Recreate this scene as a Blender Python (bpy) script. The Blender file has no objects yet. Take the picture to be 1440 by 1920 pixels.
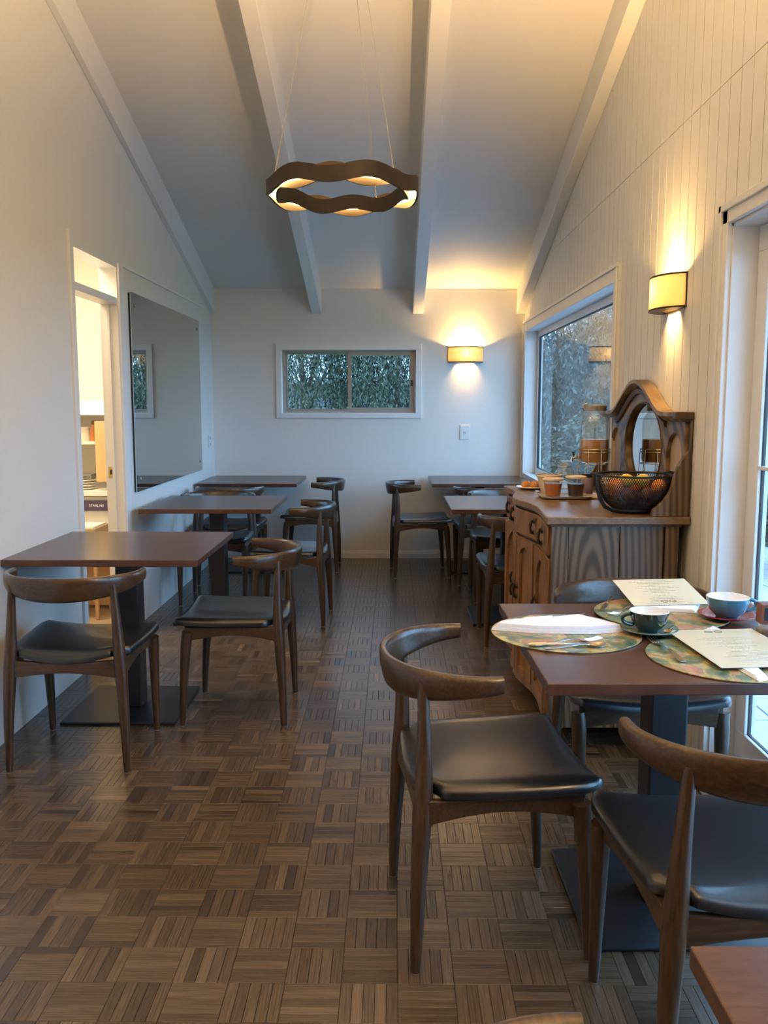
import bpy, bmesh, math, random
from mathutils import Vector, Matrix
R = math.radians
PI = math.pi
random.seed(7)
S = bpy.context.scene
COL = S.collection

# ------------------------------------------------------------------ camera, world, light, exposure
cam_d = bpy.data.cameras.new('camera')
cam_d.sensor_fit = 'VERTICAL'
cam_d.sensor_height = 36.0
cam_d.lens = 1640.0 / 1920.0 * 36.0
cam_d.clip_start = 0.02
cam = bpy.data.objects.new('camera', cam_d)
cam.location = (0, 0, 1.375)
cam.rotation_euler = (R(90 - 7.02), 0, R(0.589))
COL.objects.link(cam)
S.camera = cam

world = bpy.data.worlds.new('sky')
S.world = world
world.use_nodes = True
bg = world.node_tree.nodes['Background']
bg.inputs[0].default_value = (0.32, 0.60, 1.0, 1)
bg.inputs[1].default_value = 3.9

S.view_settings.view_transform = 'Standard'
S.view_settings.look = 'None'
S.view_settings.exposure = 1.12
S.view_settings.gamma = 1.0
S.view_settings.use_curve_mapping = False
S.cycles.use_denoising = True
S.cycles.max_bounces = 10
S.cycles.diffuse_bounces = 6
S.cycles.glossy_bounces = 5
S.cycles.transparent_max_bounces = 16
S.cycles.sample_clamp_indirect = 6.0
S.cycles.caustics_reflective = False
S.cycles.caustics_refractive = False


def area(name, loc, rot, sx, sy, power, color, portal=False):
    d = bpy.data.lights.new(name, 'AREA')
    d.shape = 'RECTANGLE'
    d.size, d.size_y = sx, sy
    d.energy = power
    d.color = color
    if portal:
        d.cycles.is_portal = True
    o = bpy.data.objects.new(name, d)
    o.location = loc
    o.rotation_euler = rot
    COL.objects.link(o)
    return o


def point(name, loc, power, color, radius=0.03):
    d = bpy.data.lights.new(name, 'POINT')
    d.energy = power
    d.color = color
    d.shadow_soft_size = radius
    o = bpy.data.objects.new(name, d)
    o.location = loc
    COL.objects.link(o)
    return o


# daylight sampling portals in the three glazed openings
area('portal_door', (1.33, 1.98, 1.0), (0, R(90), 0), 2.1, 2.3, 1, (1, 1, 1), True)
area('portal_side_window', (1.33, 6.1, 1.4), (0, R(90), 0), 1.3, 3.2, 1, (1, 1, 1), True)
area('portal_back_window', (-0.39, 7.97, 1.57), (R(-90), 0, 0), 1.3, 0.65, 1, (1, 1, 1), True)
WARM = (1.0, 0.62, 0.27)
# warm spot aimed up, added as unseen light on the ceiling
def uplight(name, loc, power, color):
    d = bpy.data.lights.new(name, 'SPOT')
    d.energy = power
    d.color = color
    d.spot_size = R(165)
    d.spot_blend = 0.3
    d.shadow_soft_size = 0.05
    o = bpy.data.objects.new(name, d)
    o.location = loc
    o.rotation_euler = (PI, 0, 0)
    COL.objects.link(o)


uplight('added_uplight', (1.02, 0.75, 2.0), 400, (1.0, 0.64, 0.30))  # added stand-in for another sconce, no fixture built

# ------------------------------------------------------------------ helpers


class MB:
    """collects verts and faces"""

    def __init__(self):
        self.v, self.f = [], []

    def add(self, vs, fs, m=None):
        n = len(self.v)
        self.v += [tuple(m @ Vector(p)) if m else tuple(p) for p in vs]
        self.f += [tuple(i + n for i in q) for q in fs]
        return self

    def box(self, x0, x1, y0, y1, z0, z1, m=None):
        vs = [(x, y, z) for z in (z0, z1) for y in (y0, y1) for x in (x0, x1)]
        fs = [(0, 2, 3, 1), (4, 5, 7, 6), (0, 1, 5, 4), (2, 6, 7, 3), (0, 4, 6, 2), (1, 3, 7, 5)]
        return self.add(vs, fs, m)

    def prism(self, poly, axis, lo, hi, m=None):
        """poly: 2d points; axis x: (y,z), y: (x,z), z: (x,y)"""
        def mk(p, t):
            return {'x': (t, p[0], p[1]), 'y': (p[0], t, p[1]), 'z': (p[0], p[1], t)}[axis]
        n = len(poly)
        vs = [mk(p, lo) for p in poly] + [mk(p, hi) for p in poly]
        fs = [tuple(reversed(range(n))), tuple(range(n, 2 * n))]
        fs += [(i, (i + 1) % n, n + (i + 1) % n, n + i) for i in range(n)]
        return self.add(vs, fs, m)

    def loft(self, rings, cap=True, closed=False, m=None):
        n = len(rings[0])
        vs = [p for r in rings for p in r]
        fs = []
        k = len(rings)
        for a in range(k if closed else k - 1):
            b = (a + 1) % k
            for i in range(n):
                j = (i + 1) % n
                fs.append((a * n + i, a * n + j, b * n + j, b * n + i))
        if cap and not closed:
            fs.append(tuple(reversed(range(n))))
            fs.append(tuple(range((k - 1) * n, k * n)))
        return self.add(vs, fs, m)

    def tube(self, path, radii, seg=10, closed=False, m=None, squash=None):
        path = [Vector(p) for p in path]
        if not isinstance(radii, (list, tuple)):
            radii = [radii] * len(path)
        rings = []
        prev = None
        k = len(path)
        for i, p in enumerate(path):
            if closed:
                t = (path[(i + 1) % k] - path[i - 1]).normalized()
            else:
                t = (path[min(i + 1, k - 1)] - path[max(i - 1, 0)]).normalized()
            if prev is None:
                a = Vector((0, 0, 1)) if abs(t.z) < 0.9 else Vector((1, 0, 0))
                u = t.cross(a).normalized()
            else:
                u = (prev - t * prev.dot(t)).normalized()
            prev = u
            w = t.cross(u)
            r = radii[i]
            rings.append([p + u * (r * math.cos(2 * PI * j / seg)) + w * (r * math.sin(2 * PI * j / seg)) for j in range(seg)])
        return self.loft(rings, True, closed, m)

    def lathe(self, prof, seg=24, m=None, sx=1.0, sy=1.0):
        """prof: (r, z) list; r=0 ends become poles"""
        vs, fs, idx = [], [], []
        for r, z in prof:
            if r < 1e-6:
                idx.append([len(vs)] * seg)
                vs.append((0, 0, z))
            else:
                idx.append(list(range(len(vs), len(vs) + seg)))
                vs += [(r * sx * math.cos(2 * PI * j / seg), r * sy * math.sin(2 * PI * j / seg), z) for j in range(seg)]
        for a in range(len(prof) - 1):
            for j in range(seg):
                k = (j + 1) % seg
                q = []
                for i in (idx[a][j], idx[a][k], idx[a + 1][k], idx[a + 1][j]):
                    if i not in q:
                        q.append(i)
                if len(q) > 2:
                    fs.append(tuple(q))
        return self.add(vs, fs, m)

    def mesh(self, name, smooth=35, off=None):
        me = bpy.data.meshes.new(name)
        v = self.v if off is None else [(a - off[0], b - off[1], c - off[2]) for a, b, c in self.v]
        me.from_pydata(v, [], self.f)
        bm = bmesh.new()
        bm.from_mesh(me)
        bmesh.ops.recalc_face_normals(bm, faces=bm.faces)
        bm.to_mesh(me)
        bm.free()
        if smooth:
            me.polygons.foreach_set('use_smooth', [True] * len(me.polygons))
            me.set_sharp_from_angle(angle=R(smooth))
        me.update()
        return me


def link(name, me, mat, parent=None):
    o = bpy.data.objects.new(name, me)
    if mat and not me.materials:
        me.materials.append(mat)
    COL.objects.link(o)
    if parent:
        o.parent = parent
    return o


def bevel(o, w, seg=2):
    b = o.modifiers.new('bevel', 'BEVEL')
    b.width = w
    b.segments = seg
    b.limit_method = 'ANGLE'
    return o


def part(name, mb, mat, parent=None, smooth=35, bv=0, off=None, label=None):
    """mesh coordinates are world coordinates when off is the parent's location"""
    o = link(name, mb.mesh(name, smooth, off), mat, parent)
    if bv:
        bevel(o, bv)
    if label:
        o['label'] = label
    return o


def tag(o, label, cat, group=None, kind=None):
    if label:
        o['label'] = label
    if cat:
        o['category'] = cat
    if group:
        o['group'] = group
    if kind:
        o['kind'] = kind
    return o


def thing(name, label, cat, loc=(0, 0, 0), rz=0, group=None):
    o = bpy.data.objects.new(name, None)
    o.empty_display_size = 0.05
    o.location = loc
    o.rotation_euler = (0, 0, rz)
    COL.objects.link(o)
    return tag(o, label, cat, group)


def struct(name, mb, mat, parent=None, smooth=0, off=None):
    o = part(name, mb, mat, parent, smooth, off=off)
    if not parent:
        o['kind'] = 'structure'
    return o


def struct_empty(name, loc=(0, 0, 0)):
    o = bpy.data.objects.new(name, None)
    o.location = loc
    COL.objects.link(o)
    o['kind'] = 'structure'
    return o


def copy_tree(o, parent=None):
    c = o.copy()
    COL.objects.link(c)
    if parent:
        c.parent = parent
    for ch in list(o.children):
        copy_tree(ch, c)
    return c


def plate2d(loops, thick, bev=0.0):
    """filled 2-d outline with holes, as a mesh in XY, z from 0 to thick"""
    cu = bpy.data.curves.new('outline', 'CURVE')
    cu.dimensions = '2D'
    cu.fill_mode = 'BOTH'
    cu.extrude = thick / 2 - bev
    cu.bevel_depth = bev
    cu.bevel_resolution = 2
    for lp in loops:
        sp = cu.splines.new('POLY')
        sp.points.add(len(lp) - 1)
        for q, p in zip(sp.points, lp):
            q.co = (p[0], p[1], 0, 1)
        sp.use_cyclic_u = True
    ob = bpy.data.objects.new('outline', cu)
    COL.objects.link(ob)
    dg = bpy.context.evaluated_depsgraph_get()
    me = bpy.data.meshes.new_from_object(ob.evaluated_get(dg))
    bpy.data.objects.remove(ob)
    bpy.data.curves.remove(cu)
    me.materials.clear()
    for v in me.vertices:
        v.co.z += thick / 2
    return me


def to_plane(me, m):
    me.transform(m)
    me.update()
    return me


YZ = Matrix(((0, 0, 1, 0), (1, 0, 0, 0), (0, 1, 0, 0), (0, 0, 0, 1)))   # (u,v,w) -> x=w, y=u, z=v
XZ = Matrix(((1, 0, 0, 0), (0, 0, 1, 0), (0, 1, 0, 0), (0, 0, 0, 1)))   # (u,v,w) -> x=u, y=w, z=v

# ------------------------------------------------------------------ materials


def mat_new(name):
    m = bpy.data.materials.new(name)
    m.use_nodes = True
    nt = m.node_tree
    b = nt.nodes['Principled BSDF']
    return m, nt, b


def node(nt, t, **kw):
    n = nt.nodes.new(t)
    for k, v in kw.items():
        setattr(n, k, v)
    return n


def ramp(nt, stops, interp='LINEAR'):
    r = node(nt, 'ShaderNodeValToRGB')
    e = r.color_ramp.elements
    r.color_ramp.interpolation = interp
    while len(e) < len(stops):
        e.new(0.5)
    for q, (p, c) in zip(e, stops):
        q.position = p
        q.color = (*c, 1) if len(c) == 3 else c
    return r


def plain(name, col, rough=0.5, metal=0.0, noise=0.0, bump=0.0, scale=30, spec=0.5, coat=0.0):
    m, nt, b = mat_new(name)
    b.inputs['Roughness'].default_value = rough
    b.inputs['Metallic'].default_value = metal
    b.inputs['Specular IOR Level'].default_value = spec
    b.inputs['Coat Weight'].default_value = coat
    tc = node(nt, 'ShaderNodeTexCoord')
    nz = node(nt, 'ShaderNodeTexNoise')
    nz.inputs['Scale'].default_value = scale
    nz.inputs['Detail'].default_value = 4
    nt.links.new(tc.outputs['Object'], nz.inputs['Vector'])
    a = tuple(c * (1 - noise) for c in col)
    c2 = tuple(min(1, c * (1 + noise)) for c in col)
    r = ramp(nt, [(0.3, a), (0.7, c2)])
    nt.links.new(nz.outputs['Fac'], r.inputs['Fac'])
    nt.links.new(r.outputs['Color'], b.inputs['Base Color'])
    if bump:
        bp = node(nt, 'ShaderNodeBump')
        bp.inputs['Strength'].default_value = bump
        bp.inputs['Distance'].default_value = 0.002
        nt.links.new(nz.outputs['Fac'], bp.inputs['Height'])
        nt.links.new(bp.outputs['Normal'], b.inputs['Normal'])
    return m


def wood(name, cols, stretch=(1, 1, 12), scale=14, rough=0.4, coat=0.0, figure=0.0, spec=0.5, axis='Y'):
    """grain noise stretched: a small stretch value runs along the grain"""
    m, nt, b = mat_new(name)
    b.inputs['Roughness'].default_value = rough
    b.inputs['Coat Weight'].default_value = coat
    b.inputs['Coat Roughness'].default_value = 0.2
    b.inputs['Specular IOR Level'].default_value = spec
    tc = node(nt, 'ShaderNodeTexCoord')
    mp = node(nt, 'ShaderNodeMapping')
    mp.inputs['Scale'].default_value = stretch
    nt.links.new(tc.outputs['Object'], mp.inputs['Vector'])
    nz = node(nt, 'ShaderNodeTexNoise')
    nz.inputs['Scale'].default_value = scale
    nz.inputs['Detail'].default_value = 6
    nz.inputs['Roughness'].default_value = 0.65
    nt.links.new(mp.outputs['Vector'], nz.inputs['Vector'])
    fac = nz.outputs['Fac']
    if figure:
        wv = node(nt, 'ShaderNodeTexWave')
        wv.wave_type = 'RINGS'
        wv.inputs['Scale'].default_value = 1.5
        wv.rings_direction = axis
        wv.inputs['Distortion'].default_value = 2.6
        wv.inputs['Detail'].default_value = 2.0
        wv.inputs['Detail Scale'].default_value = 1.2
        nt.links.new(mp.outputs['Vector'], wv.inputs['Vector'])
        mx = node(nt, 'ShaderNodeMix')
        mx.inputs['Factor'].default_value = figure
        nt.links.new(nz.outputs['Fac'], mx.inputs['A'])
        nt.links.new(wv.outputs['Fac'], mx.inputs['B'])
        fac = mx.outputs['Result']
    n = len(cols)
    r = ramp(nt, [(0.28 + 0.44 * i / (n - 1), c) for i, c in enumerate(cols)])
    nt.links.new(fac, r.inputs['Fac'])
    nt.links.new(r.outputs['Color'], b.inputs['Base Color'])
    bp = node(nt, 'ShaderNodeBump')
    bp.inputs['Strength'].default_value = 0.12
    bp.inputs['Distance'].default_value = 0.001
    nt.links.new(fac, bp.inputs['Height'])
    nt.links.new(bp.outputs['Normal'], b.inputs['Normal'])
    return m


def thin_glass(name, tint=(0.95, 0.98, 0.97), rough=0.0, ior=1.45, haze=0.0, shell=False):
    m, nt, b = mat_new(name)
    nt.nodes.remove(b)
    out = nt.nodes['Material Output']
    tr = node(nt, 'ShaderNodeBsdfTransparent')
    tr.inputs[0].default_value = (*tint, 1)
    gl = node(nt, 'ShaderNodeBsdfGlossy')
    gl.inputs['Roughness'].default_value = rough
    fr = node(nt, 'ShaderNodeFresnel')
    fr.inputs['IOR'].default_value = ior
    mx = node(nt, 'ShaderNodeMixShader')
    ge = node(nt, 'ShaderNodeNewGeometry')
    inv = node(nt, 'ShaderNodeMath')
    inv.operation = 'SUBTRACT'
    inv.inputs[0].default_value = 1.0
    nt.links.new(ge.outputs['Backfacing'], inv.inputs[1])
    mu = node(nt, 'ShaderNodeMath')
    mu.operation = 'MULTIPLY'
    nt.links.new(fr.outputs[0], mu.inputs[0])
    if shell:   # a thin vessel wall: both faces reflect like an outer face
        mi = node(nt, 'ShaderNodeMix')
        mi.inputs['A'].default_value = ior
        mi.inputs['B'].default_value = 1.0 / ior
        nt.links.new(ge.outputs['Backfacing'], mi.inputs['Factor'])
        nt.links.new(mi.outputs['Result'], fr.inputs['IOR'])
        inv.inputs[0].default_value = 1.0
        inv.operation = 'ADD'
        inv.use_clamp = True
    nt.links.new(inv.outputs[0], mu.inputs[1])
    nt.links.new(mu.outputs[0], mx.inputs[0])
    nt.links.new(tr.outputs[0], mx.inputs[1])
    nt.links.new(gl.outputs[0], mx.inputs[2])
    last = mx.outputs[0]
    if haze:
        df = node(nt, 'ShaderNodeBsdfDiffuse')
        df.inputs[0].default_value = (0.85, 0.85, 0.85, 1)
        m2 = node(nt, 'ShaderNodeMixShader')
        m2.inputs[0].default_value = haze
        nt.links.new(last, m2.inputs[1])
        nt.links.new(df.outputs[0], m2.inputs[2])
        last = m2.outputs[0]
    nt.links.new(last, out.inputs['Surface'])
    return m


def emit(name, col, strength):
    m, nt, b = mat_new(name)
    b.inputs['Base Color'].default_value = (*col, 1)
    b.inputs['Emission Color'].default_value = (*col, 1)
    b.inputs['Emission Strength'].default_value = strength
    return m


M = {}
M['wall'] = plain('wall_paint', (0.72, 0.72, 0.70), 0.5, noise=0.012, bump=0.06, scale=60)
M['ceil'] = plain('ceiling_paint', (0.71, 0.705, 0.68), 0.55, noise=0.01, bump=0.04, scale=40)
M['trim'] = plain('trim_paint', (0.76, 0.765, 0.76), 0.35, noise=0.01)
M['walnut'] = wood('walnut', [(0.022, 0.011, 0.006), (0.048, 0.026, 0.013), (0.082, 0.047, 0.025)], (14, 14, 1.2), 9, 0.33, coat=0.25)
M['walnut_x'] = wood('walnut_rail', [(0.023, 0.012, 0.006), (0.050, 0.027, 0.014), (0.086, 0.05, 0.027)], (1.5, 14, 14), 9, 0.3, coat=0.3)
M['leather'] = plain('black_leather', (0.008, 0.009, 0.012), 0.31, noise=0.25, bump=0.1, scale=160, spec=0.7, coat=0.2)
M['laminate'] = wood('laminate', [(0.062, 0.027, 0.020), (0.078, 0.036, 0.026), (0.094, 0.046, 0.033)], (1.5, 12, 1), 8, 0.27, spec=0.6)
M['black_metal'] = plain('black_metal', (0.012, 0.013, 0.017), 0.38, 0.0, noise=0.1)
M['slab'] = plain('floor_base', (0.02, 0.013, 0.008), 0.8, noise=0.1)
M['oak'] = wood('oak', [(0.07, 0.047, 0.028), (0.13, 0.089, 0.053), (0.165, 0.117, 0.073)], (9, 9, 1.5), 3.4, 0.42, figure=0.55)
M['oak'].node_tree.nodes['Mapping'].inputs['Location'].default_value = (0.9, 0, -0.75)
M['oak_board'] = wood('oak_board', [(0.06, 0.036, 0.02), (0.15, 0.098, 0.056), (0.215, 0.15, 0.092)], (9, 4, 2.5), 3.4, 0.42, figure=0.5, axis='X')
M['oak_front'] = wood('oak_front', [(0.15, 0.072, 0.033), (0.235, 0.12, 0.056), (0.30, 0.165, 0.08)], (9, 9, 1.4), 4, 0.38, figure=0.25)
M['oak_top'] = wood('oak_top', [(0.13, 0.08, 0.045), (0.19, 0.125, 0.072), (0.24, 0.165, 0.10)], (9, 1.2, 9), 5, 0.32)
M['oak_dark'] = wood('oak_dark', [(0.05, 0.026, 0.014), (0.09, 0.05, 0.026), (0.12, 0.07, 0.04)], (9, 9, 1.4), 5, 0.4)
M['brass'] = plain('aged_brass', (0.07, 0.045, 0.025), 0.4, 0.8, noise=0.2)
M['bright_brass'] = plain('bright_brass', (0.6, 0.42, 0.16), 0.28, 1.0, noise=0.1)
M['steel'] = plain('steel', (0.82, 0.76, 0.66), 0.22, 1.0, noise=0.03)
M['alu'] = plain('aluminium', (0.33, 0.32, 0.29), 0.4, 0.55, noise=0.03)
M['upvc'] = plain('white_frame', (0.72, 0.74, 0.76), 0.3, noise=0.01)
M['glass'] = thin_glass('window_glass')
M['jar_glass'] = thin_glass('jar_glass', (0.93, 0.96, 0.95), 0.03, 2.0, 0.06, True)
M['tub'] = thin_glass('clear_plastic', (0.96, 0.93, 0.88), 0.08, 1.35, 0.03, True)
M['gasket'] = plain('black_rubber', (0.015, 0.016, 0.018), 0.6)
M['switch'] = plain('white_plastic', (0.72, 0.73, 0.72), 0.3)
m, nt, b = mat_new('mirror')
b.inputs['Base Color'].default_value = (0.62, 0.66, 0.63, 1)
b.inputs['Metallic'].default_value = 1
b.inputs['Roughness'].default_value = 0.01
M['mirror'] = m
m, nt, b = mat_new('clear_mirror')
b.inputs['Base Color'].default_value = (0.85, 0.87, 0.85, 1)
b.inputs['Metallic'].default_value = 1
b.inputs['Roughness'].default_value = 0.015
M['mirror2'] = m

# parquet strip: tint attribute + grain along the strip (uv in metres)
m, nt, b = mat_new('parquet')
at = node(nt, 'ShaderNodeAttribute')
at.attribute_name = 'tint'
uv = node(nt, 'ShaderNodeUVMap')
uv.uv_map = 'UVMap'
mp = node(nt, 'ShaderNodeMapping')
mp.inputs['Scale'].default_value = (6, 150, 1)
nt.links.new(uv.outputs['UV'], mp.inputs['Vector'])
nz = node(nt, 'ShaderNodeTexNoise')
nz.inputs['Scale'].default_value = 1.6
nz.inputs['Detail'].default_value = 5
nt.links.new(mp.outputs['Vector'], nz.inputs['Vector'])
r1 = ramp(nt, [(0.0, (0.040, 0.027, 0.017)), (0.35, (0.086, 0.060, 0.038)), (0.7, (0.120, 0.086, 0.055)), (1.0, (0.175, 0.128, 0.085))])
nt.links.new(at.outputs['Fac'], r1.inputs['Fac'])
r2 = ramp(nt, [(0.3, (0.55, 0.52, 0.5)), (0.65, (1.12, 1.1, 1.08))])
nt.links.new(nz.outputs['Fac'], r2.inputs['Fac'])
mx = node(nt, 'ShaderNodeMix')
mx.data_type = 'RGBA'
mx.blend_type = 'MULTIPLY'
mx.inputs['Factor'].default_value = 0.8
nt.links.new(r1.outputs['Color'], mx.inputs[6])
nt.links.new(r2.outputs['Color'], mx.inputs[7])
nt.links.new(mx.outputs[2], b.inputs['Base Color'])
b.inputs['Roughness'].default_value = 0.27
b.inputs['Specular IOR Level'].default_value = 0.75
b.inputs['Coat Weight'].default_value = 0.15
b.inputs['Coat Roughness'].default_value = 0.22
bp = node(nt, 'ShaderNodeBump')
bp.inputs['Strength'].default_value = 0.25
bp.inputs['Distance'].default_value = 0.0008
nt.links.new(nz.outputs['Fac'], bp.inputs['Height'])
nt.links.new(bp.outputs['Normal'], b.inputs['Normal'])
M['parquet'] = m

# ------------------------------------------------------------------ room shell
XL, XR, YB, YF = -1.59, 1.15, 7.78, -4.2
ZB, SL, YRIDGE = 2.367, 0.295, 0.0


def zc(y):
    return ZB + SL * (YB - y) if y >= YRIDGE else ZB + SL * (YB - YRIDGE) - SL * (YRIDGE - y)


def wall_poly(y0, y1, z0, up=0.03):
    p = [(y0, z0), (y1, z0), (y1, zc(y1) + up)]
    if y0 < YRIDGE < y1:
        p.append((YRIDGE, zc(YRIDGE) + up))
    p.append((y0, zc(y0) + up))
    return p


# floor: base slab, 300 nearest strips as parts, the rest joined
SQ, PX, PY = 0.1352, 0.0128, 1.938
floor = struct('floor', MB().box(XL - 0.1, XR + 0.15, YF - 0.15, YB + 0.12, -0.12, -0.005), M['slab'])
KX0, KX1 = int(math.floor((XL - PX) / SQ)), int(math.ceil((XR + 0.1 - PX) / SQ))
KY0, KY1 = int(math.floor((YF - PY) / SQ)), int(math.ceil((YB - PY) / SQ))
NST = 5
SW = SQ / NST
strips = []
rs = random.Random(3)
for iy in range(KY0, KY1):
    for ix in range(KX0, KX1):
        vert = (ix + iy) % 2 == 0
        sqt = rs.gauss(0, 0.07)
        for k in range(NST):
            t = min(1, max(0, 0.5 + sqt + rs.gauss(0, 0.17) - (0.3 if rs.random() < 0.07 else 0)))
            x0, y0 = PX + ix * SQ, PY + iy * SQ
            c = (x0 + (k + 0.5) * SW, y0 + SQ / 2) if vert else (x0 + SQ / 2, y0 + (k + 0.5) * SW)
            strips.append((c, vert, t))


def strip_geo(L, W, top):
    a, g = 0.0007, 0.0005
    l, w = L / 2 - g, W / 2 - g
    vs = [(-l, -w, -0.005), (l, -w, -0.005), (l, w, -0.005), (-l, w, -0.005),
          (-l, -w, top - a), (l, -w, top - a), (l, w, top - a), (-l, w, top - a),
          (-l + a, -w + a, top), (l - a, -w + a, top), (l - a, w - a, top), (-l + a, w - a, top)]
    fs = [(8, 9, 10, 11)]
    for i in range(4):
        j = (i + 1) % 4
        fs += [(i, j, 4 + j, 4 + i), (4 + i, 4 + j, 8 + j, 8 + i)]
    return vs, fs


def inside(c, vert):
    hx, hy = (SW / 2, SQ / 2) if vert else (SQ / 2, SW / 2)
    return c[0] + hx > XL and c[0] - hx < XR + 0.1 and c[1] - hy < YB


strips = [s for s in strips if inside(s[0], s[1])]
seen = sorted([i for i, (c, v, t) in enumerate(strips) if c[1] > 1.78 and -0.95 * c[1] / 1.8 * 0.9 - 0.05 < c[0] < 0.44],
              key=lambda i: strips[i][0][1])[:300]
seen_set = set(seen)
variants = []
for q in range(12):
    vs, fs = strip_geo(SQ, SW, -0.0005 * rs.random())
    me = bpy.data.meshes.new('parquet_strip')
    me.from_pydata(vs, [], fs)
    ul = me.uv_layers.new(name='UVMap')
    ou, ov = rs.random() * 5, rs.random() * 5
    for lp in me.loops:
        p = me.vertices[lp.vertex_index].co
        ul.data[lp.index].uv = (p.x + ou, p.y + ov)
    a = me.attributes.new('tint', 'FLOAT', 'FACE')
    a.data.foreach_set('value', [0.1 + 0.8 * (q / 11)] * len(me.polygons))
    me.materials.append(M['parquet'])
    variants.append(me)
for i in seen:
    c, vert, t = strips[i]
    q = min(11, max(0, round((t - 0.1) / 0.8 * 11)))
    o = bpy.data.objects.new('parquet_strip', variants[q])
    o.location = (c[0], c[1], 0)
    o.rotation_euler = (0, 0, (PI / 2 if vert else 0) + (PI if rs.random() < 0.5 else 0))
    COL.objects.link(o)
    o.parent = floor
V, F, UVS, T = [], [], [], []
for i, (c, vert, t) in enumerate(strips):
    if i in seen_set:
        continue
    vs, fs = strip_geo(SQ, SW, -0.0005 * rs.random())
    n = len(V)
    ou, ov = rs.random() * 50, rs.random() * 50
    for p in vs:
        V.append((c[0] - p[1], c[1] + p[0], p[2]) if vert else (c[0] + p[0], c[1] + p[1], p[2]))
    for q in fs:
        F.append(tuple(n + k for k in q))
        UVS += [(vs[k][0] + ou, vs[k][1] + ov) for k in q]
        T.append(t)
me = bpy.data.meshes.new('parquet')
me.from_pydata(V, [], F)
ul = me.uv_layers.new(name='UVMap')
ul.data.foreach_set('uv', [x for p in UVS for x in p])
a = me.attributes.new('tint', 'FLOAT', 'FACE')
a.data.foreach_set('value', T)
pq = link('parquet', me, M['parquet'], floor)
pq['kind'] = 'stuff'

# left wall with the doorway
D0, D1, DZ = 4.42, 5.14, 2.165
mb = MB()
mb.prism(wall_poly(YF - 0.1, D0, -0.1), 'x', XL - 0.1, XL)
mb.prism(wall_poly(D0, D1, DZ), 'x', XL - 0.1, XL)
mb.prism(wall_poly(D1, YB + 0.1, -0.1), 'x', XL - 0.1, XL)
struct('wall_left', mb, M['wall'])
# right wall: backing + individual boards
O0, O1, OZ = 0.9, 3.07, 1.985          # glazed door
W0, W1, WZ0, WZ1 = 4.60, 7.62, 0.775, 2.0   # side window
mb = MB()
XB = XR + 0.012
mb.prism(wall_poly(YF - 0.1, O0, -0.1), 'x', XB, XR + 0.13)
mb.prism(wall_poly(O0, O1, OZ), 'x', XB, XR + 0.13)
mb.prism(wall_poly(O1, W0, -0.1), 'x', XB, XR + 0.13)
mb.prism(wall_poly(W0, W1, WZ1), 'x', XB, XR + 0.13)
mb.box(XB, XR + 0.13, W0, W1, -0.1, WZ0)
mb.prism(wall_poly(W1, YB + 0.1, -0.1), 'x', XB, XR + 0.13)
wr = struct('wall_right', mb, M['wall'])
holes = [(O0, O1, -1, OZ), (W0, W1, WZ0, WZ1)]
y = YB
BW = 0.0985
while y > 0.3:
    y1, y0 = y - 0.003, y - BW + 0.003
    cuts = sorted({y0, y1} | {e for h in holes for e in h[:2] if y0 < e < y1})
    for zlo, zhi in ((0.0, 2.4785), (2.4815, None)):
        mb = MB()
        for a, c in zip(cuts, cuts[1:]):
            spans = [(zlo, zhi)]
            for h in holes:
                if h[0] <= (a + c) / 2 <= h[1]:
                    new = []
                    for s0, s1 in spans:
                        if s1 is None:
                            new.append((s0, s1))
                            continue
                        if h[2] > s0:
                            new.append((s0, h[2]))
                        if h[3] < s1:
                            new.append((h[3], s1))
                    spans = new
            for s0, s1 in spans:
                if s1 is None and zc(c) < zlo + 0.02:
                    continue
                ta, tc_ = (min(s1, zc(a)), min(s1, zc(c))) if s1 else (zc(a), zc(c))
                mb.prism([(a, s0), (c, s0), (c, tc_), (a, ta)], 'x', XR, XB + 0.001)
        if mb.v:
            part('board', mb, M['wall'], wr, 0)
    y -= BW
# back wall with window opening
B0, B1, BZ0, BZ1 = -0.985, 0.205, 1.29, 1.86
mb = MB()
mb.box(XL - 0.1, B0, YB, YB + 0.13, -0.1, 2.5)
mb.box(B1, XR + 0.15, YB, YB + 0.13, -0.1, 2.5)
mb.box(B0, B1, YB, YB + 0.13, -0.1, BZ0)
mb.box(B0, B1, YB, YB + 0.13, BZ1, 2.5)
struct('wall_back', mb, M['wall'])
# wall behind the camera, unseen; its dark colour is made up to cut bounce light
mb = MB()
zt = zc(YF) + 0.1
mb.box(XL - 0.1, XR + 0.15, YF - 0.12, YF, -0.1, zt)
struct('wall_front', mb, plain('dark_bounce_cut', (0.10, 0.085, 0.075), 0.6, noise=0.05))
baseb = struct('baseboard_back', MB().box(XL, XR, YB - 0.014, YB, 0.0, 0.045).box(XL, XR, YB - 0.009, YB, 0.045, 0.062), M['trim'])

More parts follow.
